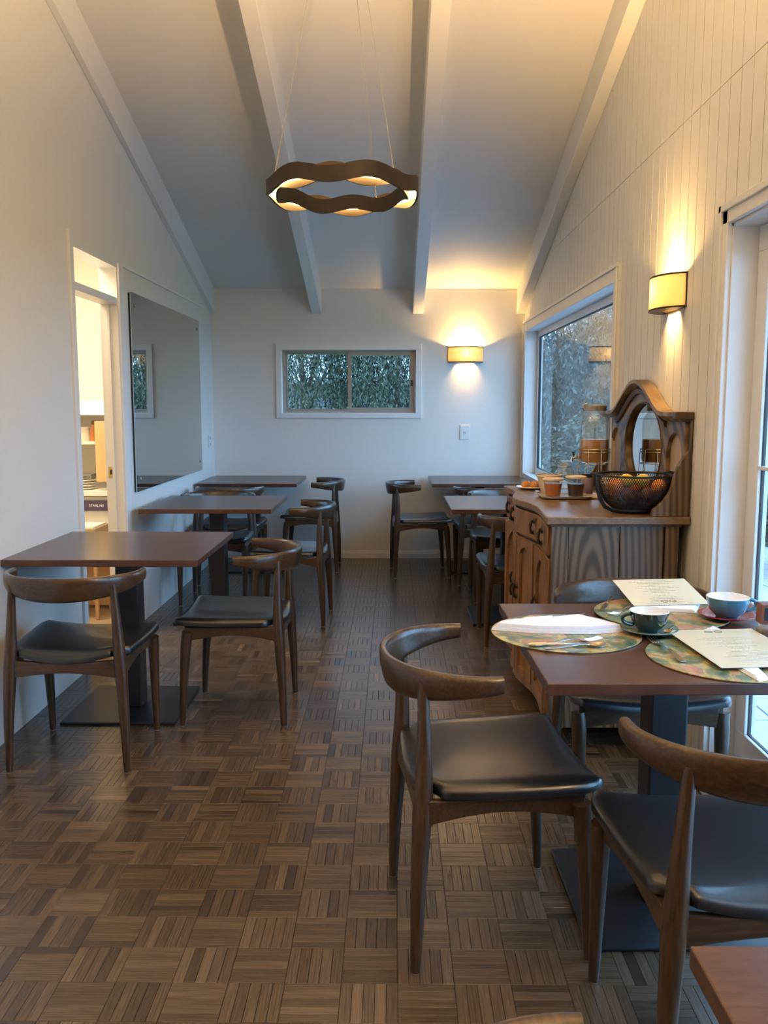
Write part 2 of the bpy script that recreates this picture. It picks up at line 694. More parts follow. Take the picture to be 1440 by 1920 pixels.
# ceiling: deck, panels in the bays, beams
mb = MB()
pr = [(YB + 0.13, zc(YB + 0.13) + 0.012), (YRIDGE, zc(YRIDGE) + 0.012), (YF - 0.12, zc(YF - 0.12) + 0.012),
      (YF - 0.12, zc(YF - 0.12) + 0.12), (YRIDGE, zc(YRIDGE) + 0.12), (YB + 0.13, zc(YB + 0.13) + 0.12)]
mb.prism(pr, 'x', XL - 0.1, XR + 0.13)
ceil = struct('ceiling', mb, M['ceil'])
BEAMS = [(XL, -1.552), (-0.71, -0.627), (0.172, 0.265), (1.075, XR)]
JY = 6.467
bays = [(-1.552, -0.71), (-0.627, 0.172), (0.265, 1.075)]
for k, (a, c) in enumerate(bays):
    for y0, y1 in ((JY + 0.001, YB), (2.2, JY - 0.001), (YRIDGE, 2.198), (YF, YRIDGE)):
        mb = MB().prism([(y0, zc(y0)), (y1, zc(y1)), (y1, zc(y1) + 0.013), (y0, zc(y0) + 0.013)], 'x', a, c)
        part('ceiling_panel', mb, M['ceil'], ceil, 0)
for a, c in BEAMS:
    d = 0.21
    mb = MB().prism([(YB, zc(YB) + 0.012), (YB, zc(YB) - d), (YRIDGE, zc(YRIDGE) - d), (YF, zc(YF) - d), (YF, zc(YF) + 0.012), (YRIDGE, zc(YRIDGE) + 0.012)], 'x', a, c)
    bevel(part('beam', mb, M['trim'], ceil, 0), 0.003, 1)
# cornice bead on the back wall
struct('trim_1', MB().box(-1.552, 1.075, YB - 0.012, YB, ZB - 0.018, ZB + 0.004), M['ceil'])
# ledge of the lower wall panelling on the left wall
struct('trim_2', MB().box(XL, XL + 0.012, D1 + 0.085, 7.42, 2.172, 2.187), M['trim'])

# ------------------------------------------------------------------ back window
w1 = struct_empty('window_1', (-0.39, YB, 1.575))
L1_ = w1.location


def frame_rect(mb, x0, x1, z0, z1, t, y0, y1, tb=None):
    tb = t if tb is None else tb
    mb.box(x0, x1, y0, y1, z1 - t, z1).box(x0, x1, y0, y1, z0, z0 + tb)
    mb.box(x0, x0 + t, y0, y1, z0 + tb, z1 - t).box(x1 - t, x1, y0, y1, z0 + tb, z1 - t)
    return mb


bevel(part('casing', frame_rect(MB(), -1.03, 0.25, 1.253, 1.897, 0.05, YB - 0.02, YB, 0.045), M['trim'], w1, 0, off=L1_), 0.003)
part('reveal', frame_rect(MB(), B0 - 0.001, B1 + 0.001, BZ0 - 0.001, BZ1 + 0.001, 0.006, YB - 0.001, YB + 0.1), M['trim'], w1, 0, off=L1_)
part('outer_frame', frame_rect(MB(), B0 + 0.004, B1 - 0.004, BZ0 + 0.004, BZ1 - 0.004, 0.024, YB + 0.05, YB + 0.12), M['alu'], w1, 0, off=L1_)
XM = -0.385
for k, (a, c, yy) in enumerate(((B0 + 0.026, XM + 0.012, YB + 0.09), (XM - 0.016, B1 - 0.026, YB + 0.06))):
    t = 0.02 if k == 0 else 0.032
    sash = part('sash', frame_rect(MB(), a, c, BZ0 + 0.024, BZ1 - 0.024, t, yy, yy + 0.022), M['alu'], w1, 0, off=L1_)
    part('pane', MB().box(a + t - .003, c - t + .003, yy + 0.009, yy + 0.013, BZ0 + 0.024 + t - .003, BZ1 - 0.024 - t + .003), M['glass'], sash, 0, off=L1_)
part('latch', MB().box(B1 - 0.05, B1 - 0.03, YB + 0.035, YB + 0.062, 1.535, 1.585), M['black_metal'], w1, 0, 0.003, off=L1_)

# ------------------------------------------------------------------ side window
w2 = struct_empty('window_2', (XR, 6.1, 1.4))
L2_ = w2.location


def frame_yz(mb, y0, y1, z0, z1, t, x0, x1, tb=None):
    tb = t if tb is None else tb
    mb.box(x0, x1, y0, y1, z1 - t, z1).box(x0, x1, y0, y1, z0, z0 + tb)
    mb.box(x0, x1, y0, y0 + t, z0 + tb, z1 - t).box(x0, x1, y1 - t, y1, z0 + tb, z1 - t)
    return mb


bevel(part('casing', frame_yz(MB(), 4.52, 7.70, 0.70, 2.078, 0.085, XR - 0.022, XR + 0.001), M['trim'], w2, 0, off=L2_), 0.004)
bevel(part('casing_edge', frame_yz(MB(), 4.515, 7.705, 0.695, 2.083, 0.022, XR - 0.032, XR - 0.02), M['trim'], w2, 0, off=L2_), 0.004)
part('reveal', frame_yz(MB(), W0 - 0.001, W1 + 0.001, WZ0 - 0.001, WZ1 + 0.001, 0.008, XR - 0.002, XR + 0.13), M['trim'], w2, 0, off=L2_)
bevel(part('sash', frame_yz(MB(), W0 + 0.006, W1 - 0.006, WZ0 + 0.006, WZ1 - 0.006, 0.05, XR + 0.085, XR + 0.125), M['upvc'], w2, 0, off=L2_), 0.003)
part('gasket', frame_yz(MB(), W0 + 0.055, W1 - 0.055, WZ0 + 0.055, WZ1 - 0.055, 0.006, XR + 0.092, XR + 0.112), M['gasket'], w2, 0, off=L2_)
part('pane', MB().box(XR + 0.1, XR + 0.106, W0 + 0.057, W1 - 0.057, WZ0 + 0.057, WZ1 - 0.057), M['glass'], w2, 0, off=L2_)

# ------------------------------------------------------------------ glazed door on the right
d2 = struct_empty('door_2', (XR, O1, 0))
LD = d2.location
mb = MB().box(XR - 0.02, XR + 0.001, O1 - 0.002, O1 + 0.055, 0, OZ + 0.06).box(XR - 0.02, XR + 0.001, O0 - 0.06, O1 + 0.055, OZ - 0.002, OZ + 0.06)
bevel(part('casing', mb, M['trim'], d2, 0, off=LD), 0.003)
mb = MB().box(XR - 0.03, XR - 0.019, O1 + 0.035, O1 + 0.06, 0, OZ + 0.065).box(XR - 0.03, XR - 0.019, O0 - 0.06, O1 + 0.06, OZ + 0.04, OZ + 0.065)
bevel(part('casing_edge', mb, M['trim'], d2, 0, off=LD), 0.003)
mb = MB().box(XR - 0.001, XR + 0.13, O1 - 0.012, O1 + 0.001, 0, OZ).box(XR - 0.001, XR + 0.13, O0, O1, OZ - 0.012, OZ + 0.001)
part('reveal', mb, M['trim'], d2, 0, off=LD)
for k, (a, c) in enumerate(((1.95, O1 - 0.014), (O0 + 0.012, 2.01))):
    xx = XR + 0.085 if k % 2 == 0 else XR + 0.042
    leaf = part('door_leaf', frame_yz(MB(), a, c, 0.02, OZ - 0.014, 0.085, xx, xx + 0.04, 0.20), M['upvc'], d2, 0, 0.004, off=LD)
    part('gasket', frame_yz(MB(), a + 0.082, c - 0.082, 0.217, OZ - 0.097, 0.005, xx + 0.012, xx + 0.024), M['gasket'], leaf, 0, off=LD)
    part('pane', MB().box(xx + 0.014, xx + 0.022, a + 0.084, c - 0.084, 0.219, OZ - 0.099), M['glass'], leaf, 0, off=LD)
part('threshold', MB().box(XR - 0.05, XR + 0.14, O0, O1, -0.006, 0.02), M['trim'], d2, 0, 0.003, off=LD)
part('glazing_bar', MB().box(XR + 0.09, XR + 0.12, 2.04, O1 - 0.095, 1.155, 1.167), M['upvc'], d2, 0, off=LD)

# ------------------------------------------------------------------ doorway to the kitchen
d1 = struct_empty('door_1', (XL, D0, 0))
L0 = d1.location
M['jamb'] = plain('jamb_paint', (0.74, 0.73, 0.70), 0.4, noise=0.01)
mb = MB().box(XL - 0.001, XL + 0.014, D0 - 0.05, D0 + 0.002, 0, DZ + 0.06)
bevel(part('casing', mb, M['trim'], d1, 0, off=L0), 0.003)
mb = MB().box(XL - 0.001, XL + 0.014, D1 - 0.002, D1 + 0.085, 0, DZ + 0.015)
bevel(part('casing', mb, M['trim'], d1, 0, off=L0), 0.003)
mb = MB().box(XL - 0.1, XL + 0.002, D1 - 0.012, D1 + 0.001, 0, DZ).box(XL - 0.1, XL + 0.002, D0 - 0.001, D0 + 0.012, 0, DZ).box(XL - 0.1, XL + 0.002, D0, D1, DZ - 0.012, DZ + 0.001)
part('jamb', mb, M['jamb'], d1, 0, off=L0)
part('door_stop', MB().box(XL - 0.06, XL - 0.045, D1 - 0.022, D1 - 0.01, 0, 1.95), M['jamb'], d1, 0, off=L0)
part('transom', MB().box(XL - 0.095, XL - 0.0, D0 + 0.01, D1 - 0.01, 1.945, 1.985), M['trim'], d1, 0, 0.003, off=L0)
sk = part('strike_plate', MB().box(XL - 0.085, XL - 0.05, D1 - 0.0145, D1 - 0.011, 0.945, 1.01), M['bright_brass'], d1, 0, off=L0)
part('strike_hole', MB().box(XL - 0.075, XL - 0.058, D1 - 0.0155, D1 - 0.0135, 0.965, 0.992), M['gasket'], sk, 0, off=L0)

# ------------------------------------------------------------------ kitchen beyond
M['kwall'] = plain('kitchen_paint', (0.78, 0.74, 0.66), 0.5, noise=0.01)
mb = MB().box(-3.4, -1.69, 6.4, 6.5, -0.1, 2.7)
struct('wall_kitchen_back', mb, M['kwall'])
struct('wall_kitchen_side', MB().box(-3.5, -3.4, 3.2, 6.5, -0.1, 2.7).box(-3.4, -1.69, 3.1, 3.2, -0.1, 2.7), M['kwall'])
struct('ceiling_kitchen', MB().box(-3.5, -1.69, 3.1, 6.5, 2.6, 2.72), M['kwall'])
struct('floor_kitchen', MB().box(-3.5, -1.69, 3.1, 6.5, -0.12, -0.004), plain('vinyl', (0.35, 0.26, 0.17), 0.5))
area('kitchen_added_light', (-2.3, 5.0, 2.57), (0, 0, 0), 0.9, 0.5, 25, (1.0, 0.80, 0.54))  # unseen ceiling light without a fixture, added to light the kitchen
KY = 5.8
kx0, kx1 = -2.75, -1.72
M['kwhite'] = plain('white_cupboard', (0.82, 0.80, 0.74), 0.35)
M['ktan'] = wood('pine_front', [(0.42, 0.25, 0.12), (0.50, 0.31, 0.16), (0.56, 0.36, 0.2)], (9, 9, 1), 5, 0.45)
t = thing('overhead_cupboard', 'white overhead cupboard with lit strip, seen through the kitchen doorway', 'cupboard', (-2.2, 6.1, 1.3))
part('body', MB().box(kx0, kx1, KY, 6.4, 1.315, 1.485), M['kwhite'], t, 0, 0.002, off=t.location)
part('light_strip', MB().box(kx0, kx1, KY - 0.03, KY + 0.02, 1.305, 1.385), emit('lit_diffuser', (1.0, 0.86, 0.6), 1.1), t, 0, 0.006, off=t.location)
part('door', MB().box(kx0, kx1, KY - 0.016, KY, 1.40, 1.485), emit('lit_door', (1.0, 0.88, 0.66), 0.0), t, 0, 0.003, off=t.location)
t = thing('open_shelf', 'cream open shelf board carrying jars in the kitchen', 'shelf', (-2.2, 6.15, 1.11))
part('board', MB().box(kx0, -1.90, KY + 0.04, 6.395, 1.108, 1.128), M['kwhite'], t, 0, 0.002, off=t.location)
o = part('serving_board', MB().box(-1.98, -1.86, KY + 0.0, KY + 0.025, 0.86, 1.262), wood('beech', [(0.62, 0.42, 0.2), (0.70, 0.5, 0.26)], (9, 9, 1), 4, 0.4), None, 0, 0.004)
tag(o, 'tall pale wooden board standing upright on the kitchen bench', 'board')
t = thing('glass_jar', 'small round clear jar on the kitchen shelf', 'jar', (-2.073, KY + 0.1, 1.128))
part('body', MB().lathe([(0, 0), (0.034, 0), (0.042, 0.02), (0.042, 0.05), (0.03, 0.075), (0.03, 0.085)], 18), plain('milky_glass', (0.75, 0.72, 0.62), 0.2), t)
part('lid', MB().lathe([(0, 0.095), (0.031, 0.095), (0.031, 0.085), (0, 0.085)], 18), M['kwhite'], t)
t = thing('sauce_bottle', 'orange bottle with brown cap on the kitchen shelf', 'bottle', (-2.013, KY + 0.09, 1.128))
part('body', MB().lathe([(0, 0), (0.026, 0), (0.027, 0.01), (0.027, 0.075), (0.013, 0.1), (0.013, 0.112), (0, 0.112)], 16), plain('orange_sauce', (0.62, 0.22, 0.07), 0.3), t)
part('cap', MB().lathe([(0, 0.138), (0.016, 0.138), (0.017, 0.112), (0, 0.112)], 16), plain('brown_cap', (0.16, 0.09, 0.04), 0.4), t)
t = thing('kitchen_bench', 'pale kitchen bench with tan cupboard doors beyond the doorway', 'bench', (-2.2, 6.1, 0))
part('worktop', MB().box(kx0, kx1, KY - 0.01, 6.39, 0.765, 0.80), M['kwhite'], t, 0, 0.004, off=t.location)
part('side_panel', MB().box(kx1 - 0.02, kx1, KY + 0.01, 6.38, 0, 0.765), M['ktan'], t, 0, off=t.location)
part('back_panel', MB().box(kx0, kx1 - 0.02, 6.36, 6.385, 0, 0.765), M['ktan'], t, 0, off=t.location)
for a, c in ((0.02, 0.195), (0.20, 0.37)):
    dr = part('drawer', MB().box(-2.3, kx1 - 0.02, KY + 0.0, KY + 0.02, a, c), M['ktan'], t, 0, 0.003, off=t.location)
    part('handle', MB().box(-2.15, -2.05, KY - 0.02, KY, c - 0.04, c - 0.025), M['kwhite'], dr, 0, 0.003, off=t.location)
t = thing('dishwasher', 'kitchen appliance with a dark violet control strip lettered STARLINE', 'dishwasher', (-2.2, 6.05, 0.37))
part('body', MB().box(-2.42, -1.76, KY + 0.02, 6.34, 0.375, 0.758), M['kwhite'], t, 0, 0.004, off=t.location)
cp = part('control_strip', MB().box(-2.42, -1.76, KY - 0.002, KY + 0.02, 0.665, 0.735), plain('violet_strip', (0.07, 0.05, 0.11), 0.35), t, 0, 0.002, off=t.location)
fc = bpy.data.curves.new('lettering', 'FONT')
fc.body = 'STARLINE'
fc.size = 0.023
fc.extrude = 0.0006
fc.align_x = 'CENTER'
fo = bpy.data.objects.new('lettering', fc)
COL.objects.link(fo)
fme = bpy.data.meshes.new_from_object(fo.evaluated_get(bpy.context.evaluated_depsgraph_get()))
bpy.data.objects.remove(fo)
fme.materials.clear()
fme.transform(Matrix.Translation((-1.985 + 2.2, KY - 0.003 - 6.05, 0.694 - 0.37)) @ Matrix.Rotation(R(90), 4, 'X'))
link('lettering', fme, M['switch'], cp)
t = thing('carton', 'open brown carton holding white paper under the control strip', 'box', (-2.05, KY - 0.16, 0.40))
M['card'] = plain('cardboard', (0.46, 0.33, 0.2), 0.7, noise=0.05)
part('walls', MB().box(-2.25, -1.9, KY - 0.31, KY - 0.30, 0.40, 0.585).box(-2.25, -1.9, KY - 0.02, KY - 0.01, 0.40, 0.585).box(-2.25, -2.24, KY - 0.3, KY - 0.02, 0.40, 0.585).box(-1.91, -1.9, KY - 0.3, KY - 0.02, 0.40, 0.585).box(-2.25, -1.9, KY - 0.31, KY - 0.01, 0.39, 0.40), M['card'], t, 0, off=t.location)
part('paper', MB().box(-2.235, -1.915, KY - 0.295, KY - 0.03, 0.40, 0.595), plain('white_paper', (0.8, 0.79, 0.75), 0.6), t, 0, off=t.location)
t = thing('step_stool', 'low tan step stool standing under the carton in the kitchen', 'stool', (-2.05, KY - 0.16, 0))
part('top', MB().box(-2.27, -1.88, KY - 0.33, KY - 0.005, 0.365, 0.389), M['ktan'], t, 0, 0.003, off=t.location)
for sx in (-2.26, -1.91):
    for sy in (KY - 0.32, KY - 0.045):
        part('leg', MB().box(sx, sx + 0.02, sy, sy + 0.02, 0, 0.365), M['ktan'], t, 0, off=t.location)
for k in range(4):
    o = part('plate', MB().lathe([(0, 0), (0.05, 0), (0.075, 0.012), (0.074, 0.015), (0.05, 0.005), (0, 0.005)], 24, Matrix.Translation((0, 0, 0))), M['kwhite'])
    o.location = (-2.10, KY + 0.12, 0.80 + 0.018 * k)
    tag(o, ('lowest', 'second', 'third', 'topmost')[k] + ' white plate of the stack on the kitchen bench', 'plate', 'plates stacked on the kitchen bench')
t = thing('grey_tray', 'dark grey shallow tray resting on the plate stack in the kitchen', 'tray', (-2.10, KY + 0.12, 0.875))
part('base', MB().box(-0.06, 0.06, -0.05, 0.05, 0, 0.008), M['alu'], t, 0, 0.002)
part('rim', frame_rect(MB(), -0.062, 0.062, -0.0, 0.03, 0.006, -0.052, 0.052), M['alu'], t, 0)

# ------------------------------------------------------------------ mirror on the left wall
t = thing('wall_mirror', 'large frameless grey mirror fixed to the left wall with corner screws', 'mirror', (XL, 6.27, 0.84))
part('mirror_glass', MB().box(XL + 0.012, XL + 0.017, 5.34, 7.20, 0.838, 2.045), M['mirror'], t, 0, off=t.location)
part('backing', MB().box(XL + 0.0, XL + 0.0115, 5.345, 7.195, 0.843, 2.04), M['gasket'], t, 0, off=t.location)
for yy in (5.42, 7.12):
    for zz in (0.915, 1.97):
        mb = MB().lathe([(0.011, 0), (0.011, 0.003), (0.006, 0.006), (0, 0.0065)], 14, Matrix.Translation((XL + 0.017, yy, zz)) @ Matrix.Rotation(PI / 2, 4, 'Y'))
        part('screw_cap', mb, M['alu'], t, off=t.location)
# outlet on the left wall and switch on the back wall
t = thing('power_outlet', 'double white power outlet on the left wall beside the back corner', 'outlet', (XL, 7.56, 1.06))
part('plate', MB().box(XL, XL + 0.01, 7.525, 7.6, 1.0, 1.115), M['switch'], t, 0, 0.003, off=t.location)
for zz in (1.02, 1.075):
    part('rocker', MB().box(XL + 0.01, XL + 0.014, 7.545, 7.58, zz, zz + 0.022), plain('grey_plastic', (0.45, 0.46, 0.46), 0.4), t, 0, 0.001, off=t.location)
t = thing('light_switch', 'white rectangular light switch on the back wall under the sconce', 'switch', (0.635, YB, 1.13))
part('plate', MB().box(0.592, 0.679, YB - 0.011, YB, 1.066, 1.194), M['switch'], t, 0, 0.004, off=t.location)
part('rocker', MB().box(0.624, 0.647, YB - 0.017, YB - 0.01, 1.122, 1.14), plain('grey_rocker', (0.5, 0.51, 0.5), 0.4), t, 0, 0.002, off=t.location)

# ------------------------------------------------------------------ wall sconces
m, nt, b = mat_new('frosted_shade')
nt.nodes.remove(b)
tl = node(nt, 'ShaderNodeBsdfTranslucent')
tl.inputs[0].default_value = (1.0, 0.9, 0.66, 1)
df = node(nt, 'ShaderNodeBsdfDiffuse')
df.inputs[0].default_value = (0.85, 0.76, 0.58, 1)
mx = node(nt, 'ShaderNodeMixShader')
mx.inputs[0].default_value = 0.15
nt.links.new(tl.outputs[0], mx.inputs[1])
nt.links.new(df.outputs[0], mx.inputs[2])
nt.links.new(mx.outputs[0], nt.nodes['Material Output'].inputs['Surface'])
M['shade'] = m
M['bronze'] = plain('bronze', (0.07, 0.05, 0.03), 0.4, 0.8)
M['bulb'] = emit('hot_bulb', (1.0, 0.72, 0.38), 30)


def sconce(loc, rz, label):
    """local: wall plane y=0, front at -y"""
    t = thing('wall_sconce', label, 'lamp', loc, rz, 'up-and-down wall sconces')
    hw, dp, hh = 0.153, 0.095, 0.068
    n = 24

    def ell(a, k=1.0):
        return (-hw * k * math.cos(a), -dp * k * math.sin(a))
    outer = [ell(PI * i / n) for i in range(n + 1)]
    inner = [ell(PI * i / n, 0.965) for i in range(n + 1)]

    def shell(z0, z1, o_, i_):
        mb = MB()
        vs, fs = [], []
        for p, q in zip(o_, i_):
            vs += [(p[0], p[1], z0), (p[0], p[1], z1), (q[0], q[1], z1), (q[0], q[1], z0)]
        for i in range(len(o_) - 1):
            for e in range(4):
                g = (e + 1) % 4
                fs.append((i * 4 + e, i * 4 + g, i * 4 + 4 + g, i * 4 + 4 + e))
        fs += [(0, 1, 2, 3), tuple(4 * n + k for k in (3, 2, 1, 0))]
        return mb.add(vs, fs)
    part('shade', shell(-hh + 0.006, hh - 0.006, outer, inner), M['shade'], t)
    o2 = [ell(PI * i / n, 1.015) for i in range(n + 1)]
    part('rim', shell(hh - 0.007, hh, o2, inner), M['bronze'], t)
    i3 = [ell(PI * i / n, 0.45) for i in range(n + 1)]
    part('rim', shell(-hh, -hh + 0.007, o2, i3), M['bronze'], t)
    part('back_plate', MB().box(-hw, hw, -0.006, 0, -hh, hh), M['bronze'], t, 0)
    part('bulb', MB().lathe([(0, -0.03), (0.012, -0.025), (0.018, -0.005), (0.018, 0.005), (0.012, 0.02), (0.007, 0.03), (0, 0.03)], 14, Matrix.Translation((0.0, -0.048, 0.01))), M['bulb'], t)
    p = t.matrix_basis @ Vector((0.0, -0.048, 0.012))
    point('sconce_light', p, 66.0, (1.0, 0.58, 0.19), 0.022)
    return t


sconce((0.635, YB, 1.806), 0, 'curved frosted wall sconce glowing on the back wall above the switch')
sconce((XR, 3.665, 1.822), -PI / 2, 'curved frosted wall sconce on the grooved right wall by the glazed door')

# ------------------------------------------------------------------ wavy ring pendant
PC = Vector((-0.212, 3.78, 2.262))
t = thing('ring_pendant', 'dark wavy double ring pendant light hung on three thin wires', 'pendant', PC)
NW = 6
ph0 = R(-61)   # direction of a crest of the outer band


def band(rad, sign, th=0.008, hh=0.031, amp=0.0125):
    rings = []
    for i in range(144):
        a = 2 * PI * i / 144
        dz = sign * amp * math.cos(NW * (a - ph0 + R(5)))
        ring = []
        for rr, zz in ((rad - th / 2, -hh), (rad + th / 2, -hh), (rad + th / 2, hh), (rad - th / 2, hh)):
            ring.append((rr * math.cos(a), rr * math.sin(a), zz + dz))
        rings.append(ring)
    return MB().loft(rings, closed=True)


M['dark_bronze'] = plain('dark_bronze', (0.022, 0.014, 0.009), 0.5, 0.2)
part('outer_band', band(0.312, 1), M['dark_bronze'], t, 40)
part('inner_band', band(0.272, -1), M['dark_bronze'], t, 40)
mb = MB()
rings = []
for i in range(96):
    a = 2 * PI * i / 96
    rings.append([(rr * math.cos(a), rr * math.sin(a), zz) for rr, zz in ((0.277, -0.014), (0.307, -0.014), (0.307, -0.008), (0.277, -0.008))])
mb.loft(rings, closed=True)
part('diffuser', mb, emit('led_ring', (1.0, 0.56, 0.17), 20), t)
ztop = zc(PC.y) - PC.z
part('canopy', MB().lathe([(0, ztop + 0.012), (0.06, ztop + 0.012), (0.06, ztop - 0.03), (0, ztop - 0.03)], 28), M['trim'], t)
for k, a in enumerate((R(200), R(318), R(62))):
    c, s = math.cos(a), math.sin(a)
    mb = MB().tube([(0.29 * c, 0.29 * s, 0.02), (0.03 * c, 0.03 * s, ztop - 0.02)], 0.0016, 6)
    part('suspension_wire', mb, M['alu'], t)

# ------------------------------------------------------------------ elbow chairs


def chair_proto():
    t = thing('elbow_chair', 'x', 'chair')

    def leg(path, rad):
        # smooth the control points
        pts, rr = [], []
        for i in range(len(path) - 1):
            a, c = Vector(path[i]), Vector(path[i + 1])
            p0 = Vector(path[max(i - 1, 0)])
            p3 = Vector(path[min(i + 2, len(path) - 1)])
            for k in range(4):
                u = k / 4
                q = 0.5 * ((2 * a) + (c - p0) * u + (2 * p0 - 5 * a + 4 * c - p3) * u * u + (-p0 + 3 * a - 3 * c + p3) * u ** 3)
                pts.append(q)
                rr.append(rad[i] + (rad[i + 1] - rad[i]) * u)
        pts.append(Vector(path[-1]))
        rr.append(rad[-1])
        return MB().tube(pts, rr, 12)
    for s in (-1, 1):
        part('rear_leg', leg([(s * .222, -.215, .003), (s * .217, -.209, .2), (s * .207, -.199, .38), (s * .203, -.195, .44), (s * .196, -.193, .56), (s * .187, -.195, .715)],
                             [.0125, .019, .0245, .024, .0185, .0115]), M['walnut'], t)
        part('front_leg', leg([(s * .222, .22, .003), (s * .222, .21, .2), (s * .224, .197, .36), (s * .226, .19, .415)], [.0125, .0185, .0235, .0225]), M['walnut'], t)
        part('foot_glide', MB().lathe([(0, 0), (0.011, 0), (0.011, 0.004), (0, 0.004)], 12, Matrix.Translation((s * .222, .22, 0))), M['alu'], t)
        part('foot_glide', MB().lathe([(0, 0), (0.011, 0), (0.011, 0.004), (0, 0.004)], 12, Matrix.Translation((s * .222, -.215, 0))), M['alu'], t)
        # side rail, arched below, climbing at the ends
        n = 14
        lo = [(-.2 + .4 * i / n, .372 + .028 * math.sin(PI * i / n) - (0.018 if i in (0, n) else 0)) for i in range(n + 1)]
        up = [(-.2 + .4 * i / n, .436 - 0.002 * math.sin(PI * i / n)) for i in range(n + 1)]
        part('side_rail', MB().prism(lo + up[::-1], 'x', s * .215 - .0105, s * .215 + .0105), M['walnut_x'], t, 0, 0.003)
    n = 12
    for nm, yy, dz in (('front_rail', .195, 0.0), ('rear_rail', -.198, -0.008)):
        lo = [(-.21 + .42 * i / n, .368 + dz + .02 * math.sin(PI * i / n)) for i in range(n + 1)]
        up = [(-.21 + .42 * i / n, .4195 + (.006 if dz == 0 else 0) + .013 * (2 * i / n - 1) ** 2) for i in range(n + 1)]
        part(nm, MB().prism(lo + up[::-1], 'y', yy - .0105, yy + .0105), M['walnut_x'], t, 0, 0.003)
    # saddle seat
    NU, NV = 20, 18
    rows_w = [(-.205, .168), (-.19, .180), (-.172, .184), (-.160, .214), (-.145, .234), (-.05, .243), (.1, .249), (.19, .250), (.225, .240), (.243, .222)]

    def wid(yv):
        for (a, wa), (c, wc) in zip(rows_w, rows_w[1:]):
            if a <= yv <= c:
                return wa + (wc - wa) * (yv - a) / (c - a)
        return rows_w[-1][1]
    ys = [-.205, -.2, -.19, -.175, -.165, -.155, -.145, -.125, -.08, -.02, .04, .1, .15, .19, .215, .23, .239, .243]
    us = [-1, -.985, -.95, -.88, -.77, -.62, -.45, -.27, -.1, .1, .27, .45, .62, .77, .88, .95, .985, 1]
    vs, fs = [], []

    def surf(u, yv, top):
        e = max(abs(u) ** 10, ((yv - .02) / .223) ** 10 if yv > .02 else ((.02 - yv) / .225) ** 10)
        z = .421 + .022 * u * u + .008 * max(0, (yv) / .24) ** 2
        puff = .024 * math.sqrt(max(0, 1 - min(1, e))) + .008 * (1 - u * u) * (1 - ((yv - .02) / .225) ** 2)
        return z + .012 + puff if top else z - .001
    nu = len(us)
    for top in (1, 0):
        for yv in ys:
            w = wid(yv)
            for u in us:
                vs.append((u * w, yv - 0.012 * (1 - u * u) * (1 if yv < -.19 else 0), surf(u, yv, top)))
    N = nu * len(ys)
    for j in range(len(ys) - 1):
        for i in range(nu - 1):
            a = j * nu + i
            fs.append((a, a + 1, a + nu + 1, a + nu))
            fs.append((N + a, N + a + nu, N + a + nu + 1, N + a + 1))
    rim = [i for i in range(nu)] + [j * nu + nu - 1 for j in range(1, len(ys))] + [(len(ys) - 1) * nu + i for i in range(nu - 2, -1, -1)] + [j * nu for j in range(len(ys) - 2, 0, -1)]
    for a, c in zip(rim, rim[1:] + rim[:1]):
        fs.append((a, N + a, N + c, c))
    part('seat', MB().add(vs, fs), M['leather'], t, 60)
    # curved crest rail
    rings = []
    K = 40
    for i in range(K + 1):
        a = R(-96 + 192 * i / K)
        x, yv = .252 * math.sin(a), -.262 + .222 * (1 - math.cos(a))
        tx, ty = .252 * math.cos(a), .222 * math.sin(a)
        L = math.hypot(tx, ty)
        nx, ny = ty / L, -tx / L
        c2 = max(0, math.cos(a)) ** 1.1
        hh = .0225 + .0245 * c2
        th = .0145 - .001 * c2
        if i in (0, K):
            hh *= .92
            th *= .88
        zt = .752 - .006 * (1 - c2)
        zm = zt - hh
        ring = []
        for q in range(14):
            b_ = 2 * PI * q / 14
            ca, sa = math.cos(b_), math.sin(b_)
            ex = abs(ca) ** .7 * (1 if ca > 0 else -1) * th
            ez = abs(sa) ** .7 * (1 if sa > 0 else -1) * hh
            lean = -.16 * ez * c2      # face leans with the sitter's back
            ring.append((x + nx * (ex - lean), yv + ny * (ex - lean), zm + ez))
        rings.append(ring)
    part('crest_rail', MB().loft(rings), M['walnut_x'], t, 50)
    return t


chair0 = chair_proto()
PROT = [chair0]


def chair(x, y, deg, label, group):
    """deg 0 faces +y (away from the camera)"""
    o = chair0 if PROT else copy_tree(chair0)
    if PROT:
        PROT.pop()
    o.location = (x, y, 0)
    o.rotation_euler = (0, 0, R(deg))
    return tag(o, label, 'chair', group)


GL, GR = 'elbow chairs at the left row of tables', 'elbow chairs at the right row of tables'
chair(-1.222, 3.352, 0.5, 'black seated elbow chair with its back to us at near end of nearest left table', GL)
chair(-.683, 3.84, 90, 'black seated elbow chair on the aisle side of the nearest left table', GL)
chair(-.64, 5.545, 88, 'black seated elbow chair on the aisle side of the middle left table', GL)
chair(-.68, 7.31, 90, 'black seated elbow chair on the aisle side of the left table at the back wall', GL)
chair(-1.26, 6.77, 0, 'elbow chair with its back to us, tucked under the left table at the back wall', GL)
chair(-1.235, 6.09, 180, 'elbow chair facing us, tucked under the far end of the middle left table', GL)
chair(.217, 7.08, -86, 'side-on elbow chair on the aisle side of the right table at the back wall', GR)
chair(.754, 5.066, 0, 'elbow chair with its back to us between the sideboard and the middle right table', GR)
chair(.73, 6.79, 0, 'elbow chair with its back to us, tucked under the right table at the back wall', GR)
chair(.80, 6.215, 180, 'elbow chair facing us at the far end of the middle right table', GR)
chair(.243, 2.228, -83, 'large foreground elbow chair side-on at the left of the laid table', GR)
chair(.81, 2.85, 180, 'elbow chair facing us behind the laid table, in front of the sideboard', GR)
chair(.72, 1.75, 4, 'elbow chair with its back to us and blue-lit seat before the laid table', GR)
